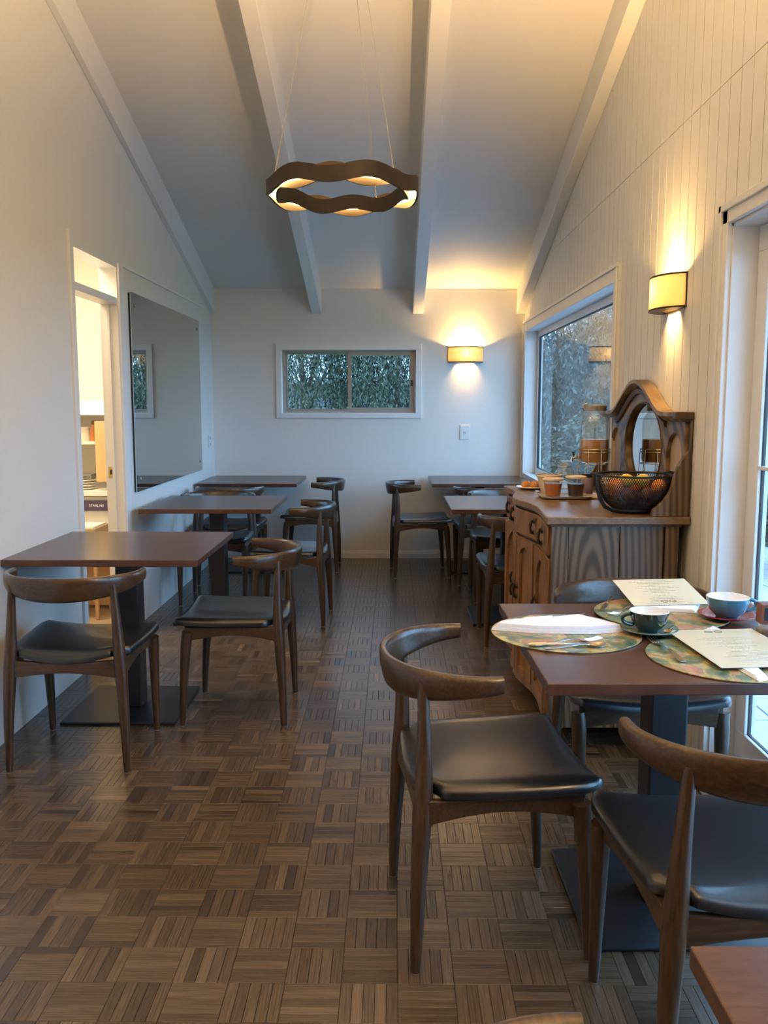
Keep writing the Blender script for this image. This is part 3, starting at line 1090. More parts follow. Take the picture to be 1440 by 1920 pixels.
chair(.24, .592, -84, 'elbow chair at the bottom edge, only the end of its pale rail showing', GR)

# ------------------------------------------------------------------ pedestal tables


def table_proto():
    t = thing('pedestal_table', 'x', 'table')
    part('table_top', MB().box(-.4, .4, -.4, .4, .722, .75), M['laminate'], t, 0, .0025)
    part('mounting_plate', MB().box(-.2, .2, -.2, .2, .712, .7218), M['black_metal'], t, 0, .002)
    part('column', MB().box(-.05, .05, -.05, .05, .012, .712), M['black_metal'], t, 0, .006)
    part('base_plate', MB().box(-.25, .25, -.25, .25, 0, .012), M['black_metal'], t, 0, .004)
    return t


tab0 = table_proto()
TP = [tab0]


def table(x, y, label, rz=0):
    o = tab0 if TP else copy_tree(tab0)
    if TP:
        TP.pop()
    o.location = (x, y, 0)
    o.rotation_euler = (0, 0, R(rz))
    return tag(o, label, 'table', 'dark laminate pedestal tables')


table(-1.189, 3.872, 'bare dark pedestal table at the left beside the kitchen doorway')
table(-1.13, 5.6, 'bare dark pedestal table under the wall mirror')
table(-1.165, 7.3, 'bare dark pedestal table in the back left corner')
table(.742, 2.318, 'dark pedestal table laid for breakfast with menus and cups', 1)
table(.75, 5.6, 'bare dark pedestal table on the right just beyond the sideboard')
table(.71, 7.3, 'bare dark pedestal table on the right against the back wall')
table(.746, .553, 'reddish bare table corner at the bottom right edge')

# ------------------------------------------------------------------ sideboard
t = sb = thing('sideboard', 'old oak sideboard with arched mirror back against the grooved right wall', 'sideboard', (.88, 4.01, 0))
SBL = t.location
SY0, SY1 = 3.37, 4.655
KN = [(0, .612), (.28, .634), (.55, .582), (.82, .634), (1, .612)]


def xf(y):
    u = (y - SY0) / (SY1 - SY0)
    u = min(1, max(0, u))
    for (a, xa), (c, xc) in zip(KN, KN[1:]):
        if a <= u <= c:
            k = (u - a) / (c - a)
            k = k * k * (3 - 2 * k)
            return xa + (xc - xa) * k
    return KN[-1][1]


ysamp = [SY0 + (SY1 - SY0) * i / 40 for i in range(41)]
front = [(xf(y), y) for y in ysamp]
part('carcass', MB().prism([(x + .02, y) for x, y in front if SY0 + .02 < y < SY1 - .01] + [(1.09, SY1 - .01), (1.09, SY0 + .02)], 'z', .10, .905), M['oak_front'], t, 30, off=SBL)
part('top', MB().prism([(xf(y) - .018, SY0 - .018 + (SY1 - SY0 + .036) * i / 40) for i, y in enumerate(ysamp)] + [(1.148, SY1 + .018), (1.148, SY0 - .018)], 'z', .913, .943), M['oak_top'], t, 30, .004, off=SBL)
part('apron', MB().prism([(xf(y) + .004, y) for y in ysamp] + [(1.12, SY1), (1.12, SY0)], 'z', .902, .9135), M['oak_dark'], t, 30, off=SBL)
# near side: stiles and two broad boards
for nm, a, c, dy in (('stile', .618, .682, 0), ('side_board', .684, .882, .006), ('side_board', .885, 1.052, .006), ('stile', 1.058, 1.11, 0)):
    part(nm, MB().box(a, c, SY0 + dy, SY0 + .024, .09, .903), M['oak'], t, 0, .002, off=SBL)
part('side_board', MB().box(.62, 1.11, SY1 - .02, SY1, .09, .903), M['oak'], t, 0, .002, off=SBL)


def curved(y0, y1, z0, z1, out, th=.02, holes=None):
    n = 12
    rings = []
    for i in range(n + 1):
        y = y0 + (y1 - y0) * i / n
        x = xf(y) - out
        rings.append([(x, y, z0), (x + th, y, z0), (x + th, y, z1), (x, y, z1)])
    return MB().loft(rings)


def arch_panel(y0, y1, z0, z1, out, th=.012):
    """door rim with an arched opening in it, following the front"""
    n = 20
    yc, hw = (y0 + y1) / 2, (y1 - y0) / 2 - .035
    rings = []
    for i in range(n + 1):
        y = y0 + (y1 - y0) * i / n
        x = xf(y) - out
        d = abs(y - yc)
        top = z1 - .05 if d >= hw else z1 - .05 - .0
        rings.append((x, y))
    mb = MB()
    for i in range(n):
        (xa, ya), (xb, yb) = rings[i], rings[i + 1]

        def zo(y):
            d = abs(y - yc)
            if d >= hw:
                return None
            return z1 - .035 - (hw - math.sqrt(max(0, hw * hw - d * d))) * .9
        za, zb = zo(ya), zo(yb)
        if za is None or zb is None:
            segs = [(z0, z1, z0, z1)]
        else:
            segs = [(z0, z0 + .035, z0, z0 + .035), (za, z1, zb, z1)]
        for a0, a1, b0, b1 in segs:
            vs = [(xa, ya, a0), (xa + th, ya, a0), (xa + th, ya, a1), (xa, ya, a1), (xb, yb, b0), (xb + th, yb, b0), (xb + th, yb, b1), (xb, yb, b1)]
            mb.add(vs, [(0, 1, 2, 3), (7, 6, 5, 4), (0, 4, 5, 1), (1, 5, 6, 2), (2, 6, 7, 3), (3, 7, 4, 0)])
    return mb


def drop_handle(y, z, par):
    x = xf(y) - .012
    h = part('drop_handle', MB().lathe([(0, 0), (.016, 0), (.014, .004), (.006, .008), (.006, .014), (0, .016)], 12,
             Matrix.Translation((x - .004, y, z + .022)) @ Matrix.Rotation(-PI / 2, 4, 'Y')).lathe([(0, 0), (.012, 0), (.01, .004), (0, .006)], 12, Matrix.Translation((x - .004, y, z - .03)) @ Matrix.Rotation(-PI / 2, 4, 'Y')).tube(
        [(x - .014, y, z + .024), (x - .02, y, z + .006), (x - .021, y, z - .012), (x - .016, y, z - .03), (x - .01, y, z - .036)], [.004, .0075, .005, .0075, .003], 8), M['brass'], par, off=SBL)
    return h


for (a, c, hs) in ((SY0 + .03, 3.625, (3.5,)), (3.64, 4.385, (3.78, 4.25)), (4.40, SY1 - .03, (4.53,))):
    dr = part('drawer', curved(a, c, .785, .898, .008), M['oak_front'], t, 30, .003, off=SBL)
    for h in hs:
        drop_handle(h, .85, dr)
for (a, c, hy) in ((SY0 + .03, 3.78, 3.72), (3.80, 4.01, 3.99), (4.02, 4.22, 4.04), (4.24, SY1 - .03, 4.3)):
    dp_ = part('door', curved(a, c, .13, .768, .001, .018), M['oak_front'], t, 30, .002, off=SBL)
    part('door_rim', arch_panel(a + .002, c - .002, .132, .766, .014), M['oak_front'], dp_, 30, off=SBL)
    drop_handle(hy, .52, dp_)
part('plinth', curved(SY0 + .01, SY1 - .01, .09, .125, .004), M['oak_front'], t, 30, .003, off=SBL)
for x in (.66, 1.07):
    for y in (SY0 + .05, SY1 - .05):
        lg = part('leg', MB().lathe([(0, .04), (.012, .04), (.018, .06), (.022, .08), (.03, .092), (0, .092)], 14, Matrix.Translation((x, y, 0))), M['oak_front'], t, off=SBL)
        part('caster', MB().lathe([(0, -.008), (.014, -.008), (.0165, 0), (.014, .008), (0, .008)], 14, Matrix.Translation((x, y, .0165)) @ Matrix.Rotation(PI / 2, 4, 'Y')).tube([(x, y, .016), (x, y + .006, .03), (x, y, .043)], .006, 8), M['bright_brass'], lg, off=SBL)
# mirror back board
YC = 4.012


def top_z(y):
    d = abs(y - YC)
    if d > .42:
        return 1.322
    k = d / .42
    return 1.322 + .142 * (0.5 + 0.5 * math.cos(PI * k)) ** 0.85


outl = [(SY0 + .02, .943)] + [(SY1 - .02, .943)] + [(y, top_z(y)) for y in [SY1 - .02 - (SY1 - SY0 - .04) * i / 60 for i in range(61)]]
oval = [(3.958 + .29 * math.cos(2 * PI * i / 48), 1.187 + .195 * math.sin(2 * PI * i / 48)) for i in range(48)]


def arch(yc, w, z0, z1):
    p = [(yc - w, z0), (yc + w, z0)]
    return p + [(yc + w * math.cos(PI * i / 16), z1 - w + w * math.sin(PI * i / 16)) for i in range(17)]


a1, a2 = arch(3.512, .098, 1.0, 1.262), arch(4.428, .098, 1.0, 1.262)
me = to_plane(plate2d([outl, oval, a1, a2], .024, .002), Matrix.Translation((1.122, 0, 0)) @ YZ)
me.transform(Matrix.Translation(-SBL))
bb = link('back_board', me, M['oak_board'], t)
me = to_plane(plate2d([[(3.958 + .293 * math.cos(2 * PI * i / 48), 1.187 + .198 * math.sin(2 * PI * i / 48)) for i in range(48)]], .004), Matrix.Translation((1.138, 0, 0)) @ YZ)
me.transform(Matrix.Translation(-SBL))
link('oval_mirror', me, M['mirror2'], t)
part('mirror_bead', MB().tube([(1.122, p[0], p[1]) for p in oval], .005, 8, True), M['oak_dark'], t, off=SBL)
M['oak_pale'] = wood('oak_pale', [(0.34, 0.25, 0.17), (0.42, 0.32, 0.23), (0.5, 0.4, 0.3)], (9, 9, 1.4), 4, 0.4)
for q in (a1, a2):
    yc = sum(p[0] for p in q) / len(q)
    part('niche_panel', MB().box(1.140, 1.147, yc - .105, yc + .105, .99, 1.27), M['oak_pale'], t, 0, off=SBL)
# crown moulding along the top outline
rings = []
for i in range(61):
    y = SY0 - .0 + (SY1 - SY0) * i / 60
    z = top_z(y)
    rings.append([(1.086, y, z + .006), (1.112, y, z - .014), (1.146, y, z - .012), (1.146, y, z + .022), (1.088, y, z + .022)])
part('crown_moulding', MB().loft(rings), M['oak_board'], t, 40, off=SBL)
rings = []
for i in range(49):
    y = YC - .40 + .80 * i / 48
    z = top_z(y) - .03
    rings.append([(1.112, y, z - .01), (1.124, y, z - .014), (1.124, y, z + .012), (1.106, y, z + .010)])
part('inner_moulding', MB().loft(rings), M['oak_dark'], t, 40, off=SBL)
prof = [(1.146, .943), (1.0, .943), (1.005, .97), (1.04, 1.0), (1.062, 1.03), (1.078, 1.066), (1.085, 1.11), (1.092, 1.134), (1.119, 1.18), (1.136, 1.2), (1.136, 1.315), (1.146, 1.315)]
for y0 in (SY0 - .005, SY1 - .019):
    part('scroll_wing', MB().prism(prof, 'y', y0, y0 + .024), M['oak'], t, 30, .003, off=SBL)
bevel(part('corner_cap', MB().box(1.075, 1.148, SY0 - .012, SY0 + .03, 1.318, 1.346), M['oak_dark'], t, 0, off=SBL), .004)

# ------------------------------------------------------------------ things on the sideboard
ZT = .943
M['juice'] = plain('orange_juice', (0.50, 0.22, 0.03), 0.3)
M['wire'] = plain('chrome_wire', (0.55, 0.52, 0.47), 0.25, 1.0)
t = thing('drink_dispenser', 'glass drink dispenser of orange juice raised on a wire stand by the mirror', 'dispenser', (.985, 4.30, ZT))
part('jar', MB().lathe([(.05, .145), (.066, .15), (.072, .165), (.072, .345), (.064, .375), (.05, .392), (.05, .412)], 28), M['jar_glass'], t)
part('juice', MB().lathe([(0, .151), (.062, .153), (.069, .168), (.069, .262), (0, .262)], 28), M['juice'], t)
part('lid', MB().lathe([(.054, .40), (.055, .424), (.05, .43), (0, .432)], 24), M['alu'], t)
part('lid_clip', MB().tube([(-.052, 0, .40), (-.066, 0, .415), (-.062, 0, .43), (-.04, 0, .436)], .0025, 8), M['wire'], t)
mb = MB()
for z, r in ((.145, .076), (.20, .079), (.215, .079), (.004, .085)):
    mb.tube([(r * math.cos(2 * PI * i / 28), r * math.sin(2 * PI * i / 28), z) for i in range(28)], .0022, 6, True)
for i in range(8):
    a = 2 * PI * (i + .3) / 8
    mb.tube([(.085 * math.cos(a), .085 * math.sin(a), .002), (.078 * math.cos(a), .078 * math.sin(a), .215)], .002, 6)
part('wire_stand', mb, M['wire'], t)
tp = part('tap', MB().tube([(-.07, -.005, .175), (-.092, -.008, .175), (-.108, -.01, .172), (-.11, -.01, .155)], [.008, .008, .008, .006], 10), M['steel'], t)
part('tap_handle', MB().tube([(-.1, -.009, .18), (-.104, -.009, .203)], [.004, .007], 8), M['black_metal'], tp)

# wire mesh bowl
BWL = (.965, 3.515, ZT)
t = thing('mesh_fruit_bowl', 'black wire mesh bowl full of fruit at the near end of the sideboard', 'bowl', BWL)
prof = [(.055, .012), (.085, .022), (.110, .045), (.129, .075), (.142, .11), (.149, .15)]


def interp(u):
    k = u * (len(prof) - 1)
    i = min(int(k), len(prof) - 2)
    f_ = k - i
    return (prof[i][0] + (prof[i + 1][0] - prof[i][0]) * f_, prof[i][1] + (prof[i + 1][1] - prof[i][1]) * f_)


vs, fs = [], []
NA, NZ = 96, 26
for j in range(NZ + 1):
    r, z = interp(j / NZ)
    for i in range(NA):
        a = 2 * PI * (i + .5 * (j % 2)) / NA
        vs.append((r * math.cos(a), r * math.sin(a), z))
for j in range(NZ - 1):
    for i in range(NA):
        # diamond cells spanning two rows
        a0 = j * NA + i
        l = (j + 1) * NA + (i - (0 if j % 2 else 1)) % NA
        rr_ = (j + 1) * NA + (i + (1 if j % 2 else 0)) % NA
        up = (j + 2) * NA + i
        fs.append((a0, rr_, up, l))
me = bpy.data.meshes.new('wire_mesh')
me.from_pydata(vs, [], [f_ for k, f_ in enumerate(fs)])
o = link('wire_mesh', me, M['black_metal'], t)
wm = o.modifiers.new('wire', 'WIREFRAME')
wm.thickness = .0026
wm.use_boundary = True
ringpts = [(.150 * math.cos(2 * PI * i / 40), .150 * math.sin(2 * PI * i / 40), .152) for i in range(40)]
part('rim', MB().tube(ringpts, .0042, 8, True), M['black_metal'], t)
part('base', MB().lathe([(0, .004), (.06, .004), (.072, .0), (.086, .012), (.08, .022), (.055, .014), (0, .012)], 32), M['black_metal'], t)
for s in (0, PI):
    a0 = R(195) + s
    pts = [(.156 * math.cos(a0) * f1, .156 * math.sin(a0) * f1, z1) for f1, z1 in ((.56, .008), (.78, .026), (.92, .058), (1.0, .10), (1.04, .148), (1.0, .158))]
    part('side_strap', MB().tube(pts, [.006, .008, .009, .009, .008, .005], 8), M['black_metal'], t)
    c, s_ = math.cos(a0), math.sin(a0)
    part('handle', MB().tube([(.15 * c - .02 * s_, .15 * s_ + .02 * c, .152), (.178 * c - .018 * s_, .178 * s_ + .018 * c, .158), (.178 * c + .018 * s_, .178 * s_ - .018 * c, .158), (.15 * c + .02 * s_, .15 * s_ - .02 * c, .152)], .0042, 8), M['black_metal'], t)
M['orange'] = plain('orange_peel', (0.75, 0.27, 0.04), 0.45, noise=0.08, bump=0.4, scale=120)
M['lemon'] = plain('yellow_peel', (0.78, 0.60, 0.10), 0.45, noise=0.08, bump=0.3, scale=120)
M['passion'] = plain('purple_peel', (0.16, 0.06, 0.05), 0.45, noise=0.2, bump=0.2, scale=60)
FR = [(-.085, -.05, .103, .034, 'orange', 'mandarin', 'orange mandarin at the left side of the mesh bowl'),
      (-.034, -.084, .076, .031, 'passion', 'plum', 'dark red plum low at the front left of the mesh bowl'),
      (.036, -.084, .076, .031, 'passion', 'plum', 'dark red plum low at the front right of the mesh bowl'),
      (-.032, -.03, .130, .027, 'lemon', 'lemon', 'yellow lemon on the heap, left of its pair in the bowl'),
      (.03, -.022, .130, .026, 'lemon', 'lemon', 'yellow lemon on the heap, right of its pair in the bowl'),
      (.09, -.045, .106, .031, 'orange', 'mandarin', 'orange mandarin at the right side of the mesh bowl'),
      (0, .0, .056, .033, 'passion', 'plum', 'dark plum under the lemons in the mesh bowl'),
      (-.05, .05, .1, .036, 'orange', 'orange', 'orange behind the lemons at the back left of the bowl'),
      (.045, .055, .1, .036, 'orange', 'orange', 'orange behind the lemons at the back right of the bowl')]
for x, y, z, r, mt, nm, lb in FR:
    f_ = thing(nm, lb, 'fruit', (BWL[0] + x, BWL[1] + y, BWL[2] + z), x * 30, 'fruit in the mesh bowl')
    kk = 1.25 if mt == 'lemon' else 1.0
    pr_ = [(0, -r)] + [(r * math.sin(PI * i / 12), -r * math.cos(PI * i / 12)) for i in range(1, 12)] + [(0, r * (1.12 if mt == 'lemon' else .97))]
    part('flesh', MB().lathe(pr_, 20, Matrix.Rotation(R(70), 4, 'X') @ Matrix.Diagonal((1, 1, kk, 1))), M[mt], f_)
    part('stem_end', MB().lathe([(0, 0), (.004, 0), (.003, .003), (0, .0035)], 8, Matrix.Translation((0, 0, r * .96)) @ Matrix.Diagonal((1, 1, 1, 1))), plain('stem', (0.18, 0.2, 0.06), 0.6), f_)

# tray with tubs
M['slate'] = plain('grey_ceramic', (0.42, 0.41, 0.40), 0.3)
M['cream'] = plain('cream_plastic', (0.74, 0.62, 0.46), 0.4)
t = thing('serving_tray', 'grey square ceramic tray carrying the two jam tubs', 'tray', (.795, 4.05, ZT))
n = 0.115
mb = MB()
rings = []
for k, z in ((.7, .0), (.95, .006), (1.0, .014), (.97, .0145), (.92, .008), (.1, .007)):
    rings.append([(n * k * cx_, n * .8 * k * cy_, z) for cx_, cy_ in [(-1, -.8), (-.8, -1), (.8, -1), (1, -.8), (1, .8), (.8, 1), (-.8, 1), (-1, .8)]])
mb.loft(rings)
part('dish', mb, M['slate'], t)


def tub(x, y, z, r0, r1, h, fill, fh, label, lid_col, name='jam_tub'):
    t = thing(name, label, 'tub', (x, y, z), 0.2)
    part('cup', MB().lathe([(0, .001), (r0, .001), (r1, h)], 26), M['tub'], t)
    rf = r0 + (r1 - r0) * fh / h
    part('filling', MB().lathe([(0, .003), (r0 - .002, .003), (rf - .002, fh), (0, fh)], 26), fill, t)
    part('lid', MB().lathe([(r1 - .002, h - .004), (r1 + .004, h - .002), (r1 + .004, h + .004), (r1 - .003, h + .007), (r1 - .006, h + .004), (0, h + .004)], 26), lid_col, t)
    return t


tub(.743, 4.052, ZT + .0085, .034, .045, .078, plain('amber_jam', (0.42, 0.13, 0.03), 0.3), .06, 'clear tub of amber marmalade with cream lid, left on the grey tray', M['cream'])
tub(.848, 4.05, ZT + .0085, .034, .045, .088, plain('dark_jam', (0.025, 0.008, 0.014), 0.3), .058, 'clear tub of dark berry jam with cream lid, right on the grey tray', M['cream'])
t = thing('cream_bowl', 'cream tapered bowl behind the marmalade tub', 'bowl', (.765, 4.29, ZT))
part('body', MB().lathe([(0, 0), (.035, 0), (.06, .085), (.058, .086), (.034, .004), (0, .004)], 26), plain('cream_ware', (0.76, 0.68, 0.52), 0.4), t)
part('rim', MB().lathe([(.058, .082), (.064, .082), (.064, .09), (.058, .09)], 26), M['cream'], t)
t = thing('clip_jar', 'empty clip-top glass jar near the side window corner', 'jar', (.885, 4.50, ZT))
part('glass', MB().lathe([(0, .001), (.04, .001), (.045, .01), (.045, .09), (.034, .11), (.034, .122)], 24), M['jar_glass'], t)
part('glass_lid', MB().lathe([(.036, .124), (.038, .13), (.03, .142), (.012, .146), (0, .146)], 24), M['jar_glass'], t)
part('clip', MB().tube([(-.038, 0, .10), (-.05, 0, .115), (-.044, 0, .135), (-.034, 0, .128)], .002, 6).tube([(.036 * math.cos(2 * PI * i / 20), .036 * math.sin(2 * PI * i / 20), .115) for i in range(20)], .0018, 6, True), M['wire'], t)
t = thing('butter_dish', 'white lidded tub standing behind the mesh bowl', 'tub', (.965, 3.83, ZT))
part('body', MB().lathe([(0, 0), (.055, 0), (.063, .085), (0, .085)], 26), M['slate'], t)
part('lid', MB().lathe([(.066, .085), (.067, .115), (.062, .12), (0, .12)], 26), plain('warm_white', (0.8, 0.72, 0.58), 0.4), t)
t = thing('pastry_plate', 'white oval plate of pastries on the far front of the sideboard', 'plate', (.715, 4.48, ZT))
part('dish', MB().lathe([(0, 0), (.05, 0), (.082, .012), (.081, .015), (.05, .005), (0, .005)], 28), plain('white_china', (0.78, 0.77, 0.74), 0.25), t)
M['pastry'] = plain('pastry_crust', (0.62, 0.27, 0.07), 0.45, noise=0.3, bump=0.5, scale=70)
for k, (x, y, a, side) in enumerate(((-.028, -.02, 20, 'left'), (.012, -.028, 70, 'middle'), (.045, .0, 110, 'right'))):
    c = thing('croissant', side + ' one of three golden croissants on the oval plate', 'pastry', (.715 + x, 4.48 + y, ZT + .006), R(a), 'croissants on the plate')
    pts, rr = [], []
    for i in range(13):
        b_ = R(-70 + 140 * i / 12)
        pts.append((.03 * math.sin(b_), .02 * math.cos(b_) - .012, .018))
        rr.append((.004 + .0145 * math.cos(b_ * 1.2)) * (1.1 if i % 3 else .92))
    part('crust', MB().tube(pts, rr, 12), M['pastry'], c, 60)
    part('fold', MB().tube([(.0, .018, .018 + .0), (.002, .012, .034), (0, -.002, .038), (-.002, -.012, .03)], [.002, .004, .004, .002], 8), M['pastry'], c, 60)
o = part('bread_board', MB().box(-.075, .075, -.06, .06, 0, .012), wood('maple', [(0.5, 0.36, 0.2), (0.6, 0.45, 0.27)], (1, 9, 9), 5, 0.4), None, 0, .004)
o.location = (.955, 4.06, ZT)
tag(o, 'pale wooden bread board between the jam tray and the mesh bowl', 'board')
o = part('bread_knife', MB().box(-.06, .045, -.006, .006, 0, .003).box(.045, .1, -.008, .008, 0, .012), M['steel'], None, 0, .001)
o.location = (.715, 4.2, ZT)
o.rotation_euler = (0, 0, R(95))
tag(o, 'small steel knife lying on the front edge of the sideboard', 'knife')
t = thing('sugar_jar', 'small jar with violet label behind the dark jam tub', 'jar', (.93, 4.19, ZT))
part('body', MB().lathe([(0, 0), (.026, 0), (.028, .01), (.028, .07), (.022, .085), (0, .085)], 20), plain('violet_label', (0.22, 0.16, 0.26), 0.4), t)
part('lid', MB().lathe([(.025, .085), (.026, .1), (.024, .103), (0, .103)], 20), M['black_metal'], t)

# ------------------------------------------------------------------ laid table
TZ = .7502
m, nt, b = mat_new('floral_mat')
tc = node(nt, 'ShaderNodeTexCoord')
n1 = node(nt, 'ShaderNodeTexNoise')
n1.inputs['Scale'].default_value = 9
n1.inputs['Detail'].default_value = 3
n1.inputs['Distortion'].default_value = 1.6
nt.links.new(tc.outputs['Object'], n1.inputs['Vector'])
r1 = ramp(nt, [(0.36, (0.06, 0.12, 0.10)), (0.42, (0.19, 0.21, 0.08)), (0.455, (0.16, 0.26, 0.25)), (0.485, (0.36, 0.32, 0.11)), (0.515, (0.56, 0.42, 0.12)), (0.545, (0.28, 0.33, 0.27)), (0.575, (0.52, 0.18, 0.11)), (0.63, (0.46, 0.33, 0.2))])
nt.links.new(n1.outputs['Fac'], r1.inputs['Fac'])
n2 = node(nt, 'ShaderNodeTexVoronoi')
n2.feature = 'DISTANCE_TO_EDGE'
n2.inputs['Scale'].default_value = 24
nt.links.new(tc.outputs['Object'], n2.inputs['Vector'])
r2 = ramp(nt, [(0.0, (0.45, 0.5, 0.4)), (0.12, (1, 1, 1))])
nt.links.new(n2.outputs['Distance'], r2.inputs['Fac'])
mx = node(nt, 'ShaderNodeMix')
mx.data_type = 'RGBA'
mx.blend_type = 'MULTIPLY'
mx.inputs['Factor'].default_value = 0.6
nt.links.new(r1.outputs['Color'], mx.inputs[6])
nt.links.new(r2.outputs['Color'], mx.inputs[7])
nt.links.new(mx.outputs[2], b.inputs['Base Color'])
b.inputs['Roughness'].default_value = 0.28
M['mat'] = m
M['cork'] = plain('cork', (0.16, 0.1, 0.06), 0.7)


def placemat(x, y, z, r, rz, label, tilt=0):
    t = thing('placemat', label, 'placemat', (x, y, z), R(rz), 'round floral placemats')
    if tilt:
        t.rotation_euler = (R(tilt[0]), R(tilt[1]), R(rz))
    part('print', MB().lathe([(0, .004), (r - .001, .004), (r, .0032), (r, .002)], 56), M['mat'], t)
    part('backing', MB().lathe([(0, .0), (r - .001, .0), (r, .002), (0, .002)], 56), M['cork'], t)
    return t


placemat(.475, 2.352, TZ, .203, 0, 'round floral placemat overhanging the left edge of the laid table')
placemat(.80, 2.56, TZ + .0045, .195, 130, 'round floral placemat at the far side under the red saucer')
placemat(.838, 2.118, TZ, .203, 70, 'round floral placemat at the near right of the laid table')

# printed menus
m, nt, b = mat_new('menu_paper')
tc = node(nt, 'ShaderNodeTexCoord')
sp = node(nt, 'ShaderNodeSeparateXYZ')
nt.links.new(tc.outputs['Object'], sp.inputs[0])


def math_n(op, a, c=None, clamp=False):
    q = node(nt, 'ShaderNodeMath')
    q.operation = op
    q.use_clamp = clamp
    for i, v in enumerate((a, c)):
        if v is None:
            continue
        if isinstance(v, (int, float)):
            q.inputs[i].default_value = v
        else:
            nt.links.new(v, q.inputs[i])
    return q.outputs[0]


row = math_n('MULTIPLY', sp.outputs['Y'], 92.0)
fr = math_n('FRACT', row)
line_ = math_n('MULTIPLY', math_n('GREATER_THAN', fr, 0.3), math_n('LESS_THAN', fr, 0.62))
fl = math_n('FLOOR', row)
wn = node(nt, 'ShaderNodeTexWhiteNoise')
wn.noise_dimensions = '1D'
nt.links.new(fl, wn.inputs['W'])
lim = math_n('ADD', math_n('MULTIPLY', wn.outputs['Value'], 0.06), 0.02)
inx = math_n('LESS_THAN', math_n('ABSOLUTE', sp.outputs['X']), lim)
iny = math_n('MULTIPLY', math_n('LESS_THAN', sp.outputs['Y'], 0.088), math_n('GREATER_THAN', sp.outputs['Y'], -0.12))
nw = node(nt, 'ShaderNodeTexNoise')
nw.inputs['Scale'].default_value = 260
nt.links.new(tc.outputs['Object'], nw.inputs['Vector'])
ink = math_n('MULTIPLY', math_n('MULTIPLY', line_, inx), math_n('MULTIPLY', iny, math_n('GREATER_THAN', nw.outputs['Fac'], 0.45)))
mx = node(nt, 'ShaderNodeMix')
mx.data_type = 'RGBA'
nt.links.new(math_n('MULTIPLY', ink, 0.6), mx.inputs['Factor'])
mx.inputs[6].default_value = (0.66, 0.62, 0.45, 1)
mx.inputs[7].default_value = (0.12, 0.11, 0.08, 1)
nt.links.new(mx.outputs[2], b.inputs['Base Color'])
b.inputs['Roughness'].default_value = 0.32
b.inputs['Coat Weight'].default_value = 0.3
b.inputs['Coat Roughness'].default_value = 0.12
M['menu'] = m
M['ink'] = plain('black_ink', (0.03, 0.03, 0.03), 0.5)


def menu(P, label, emblem_flip=False):
    """P: near-left, near-right, far-right, far-left corners in space; the top of the sheet is the far edge"""
    P = [Vector(p) for p in P]
    c = sum(P, Vector()) / 4
    ux = ((P[1] - P[0]) + (P[2] - P[3])).normalized()
    uy0 = ((P[3] - P[0]) + (P[2] - P[1]))
    uz = ux.cross(uy0).normalized()
    uy = uz.cross(ux)
    w = ((P[1] - P[0]).length + (P[2] - P[3]).length) / 4
    h = ((P[3] - P[0]).length + (P[2] - P[1]).length) / 4
    t = thing('menu_card', label, 'menu', c, 0, 'printed breakfast menus')
    mt = Matrix((ux, uy, uz)).transposed().to_4x4()
    mt.translation = c
    t.matrix_world = mt
    f_ = -1 if emblem_flip else 1
    part('sheet', MB().box(-w, w, -h, h, 0, .0012), M['menu'], t, 0)
    mb = MB()
    for s in (-1, 1):
        mb.tube([(s * (.013 + .011 * math.cos(2 * PI * i / 18)), f_ * (h - .024) + .007 * math.sin(2 * PI * i / 18), .0013) for i in range(18)], .0008, 6, True)
    part('emblem', mb, M['ink'], t)
    return t


menu([(.745, 2.60, TZ + .02), (.982, 2.628, TZ + .02), (.93, 2.80, TZ + .062), (.69, 2.77, TZ + .062)], 'cream printed menu lying across the far placemat', True)
menu([(.752, 1.995, TZ + .012), (.985, 2.012, TZ + .012), (.998, 2.34, TZ + .017), (.757, 2.315, TZ + .017)], 'cream printed menu on the near right placemat')

# folded napkins
M['linen'] = plain('white_linen', (0.76, 0.79, 0.88), 0.8, noise=0.03, bump=0.3, scale=90)


def napkin(outline, z, h, label, rz=0, humps=1.0):
    t = thing('napkin', label, 'napkin', (outline[0][0], outline[0][1], z))
    c = Vector((sum(p[0] for p in outline) / len(outline), sum(p[1] for p in outline) / len(outline)))
    for L in range(3):
        k = 1 - .05 * L
        ring = [((c.x + (p[0] - c.x) * k), (c.y + (p[1] - c.y) * k)) for p in outline]
        zz0, zz1 = z + h * L / 3 + .0003, z + h * (L + 1) / 3
        n = len(ring)
        vs = [(p[0], p[1], zz0) for p in ring] + [(c.x + (p[0] - c.x) * .985, c.y + (p[1] - c.y) * .985, zz1 - .0005) for p in ring] + [(c.x, c.y, zz1 + .001)]
        fs = [tuple(reversed(range(n)))] + [(i, (i + 1) % n, n + (i + 1) % n, n + i) for i in range(n)] + [(n + i, n + (i + 1) % n, 2 * n) for i in range(n)]
        part('fold', MB().add(vs, fs), M['linen'], t, 50, off=t.location)
    return t


napkin([(.272, 2.365), (.40, 2.328), (.55, 2.324), (.645, 2.352), (.60, 2.42), (.545, 2.485), (.46, 2.45), (.33, 2.42), (.285, 2.395)], TZ + .0045, .02, 'folded white linen napkin pointing off the left edge of the table')
napkin([(.825, 2.33), (.90, 2.425), (.915, 2.34), (.875, 2.2), (.855, 1.93), (.825, 1.915), (.80, 2.1)], TZ + .0045, .0065, 'white napkin with corners peeking from under the near menu')
napkin([(.72, 2.60), (.86, 2.56), (.90, 2.55), (.95, 2.66), (.93, 2.71), (.75, 2.70)], TZ + .009, .009, 'white napkin under the far menu')


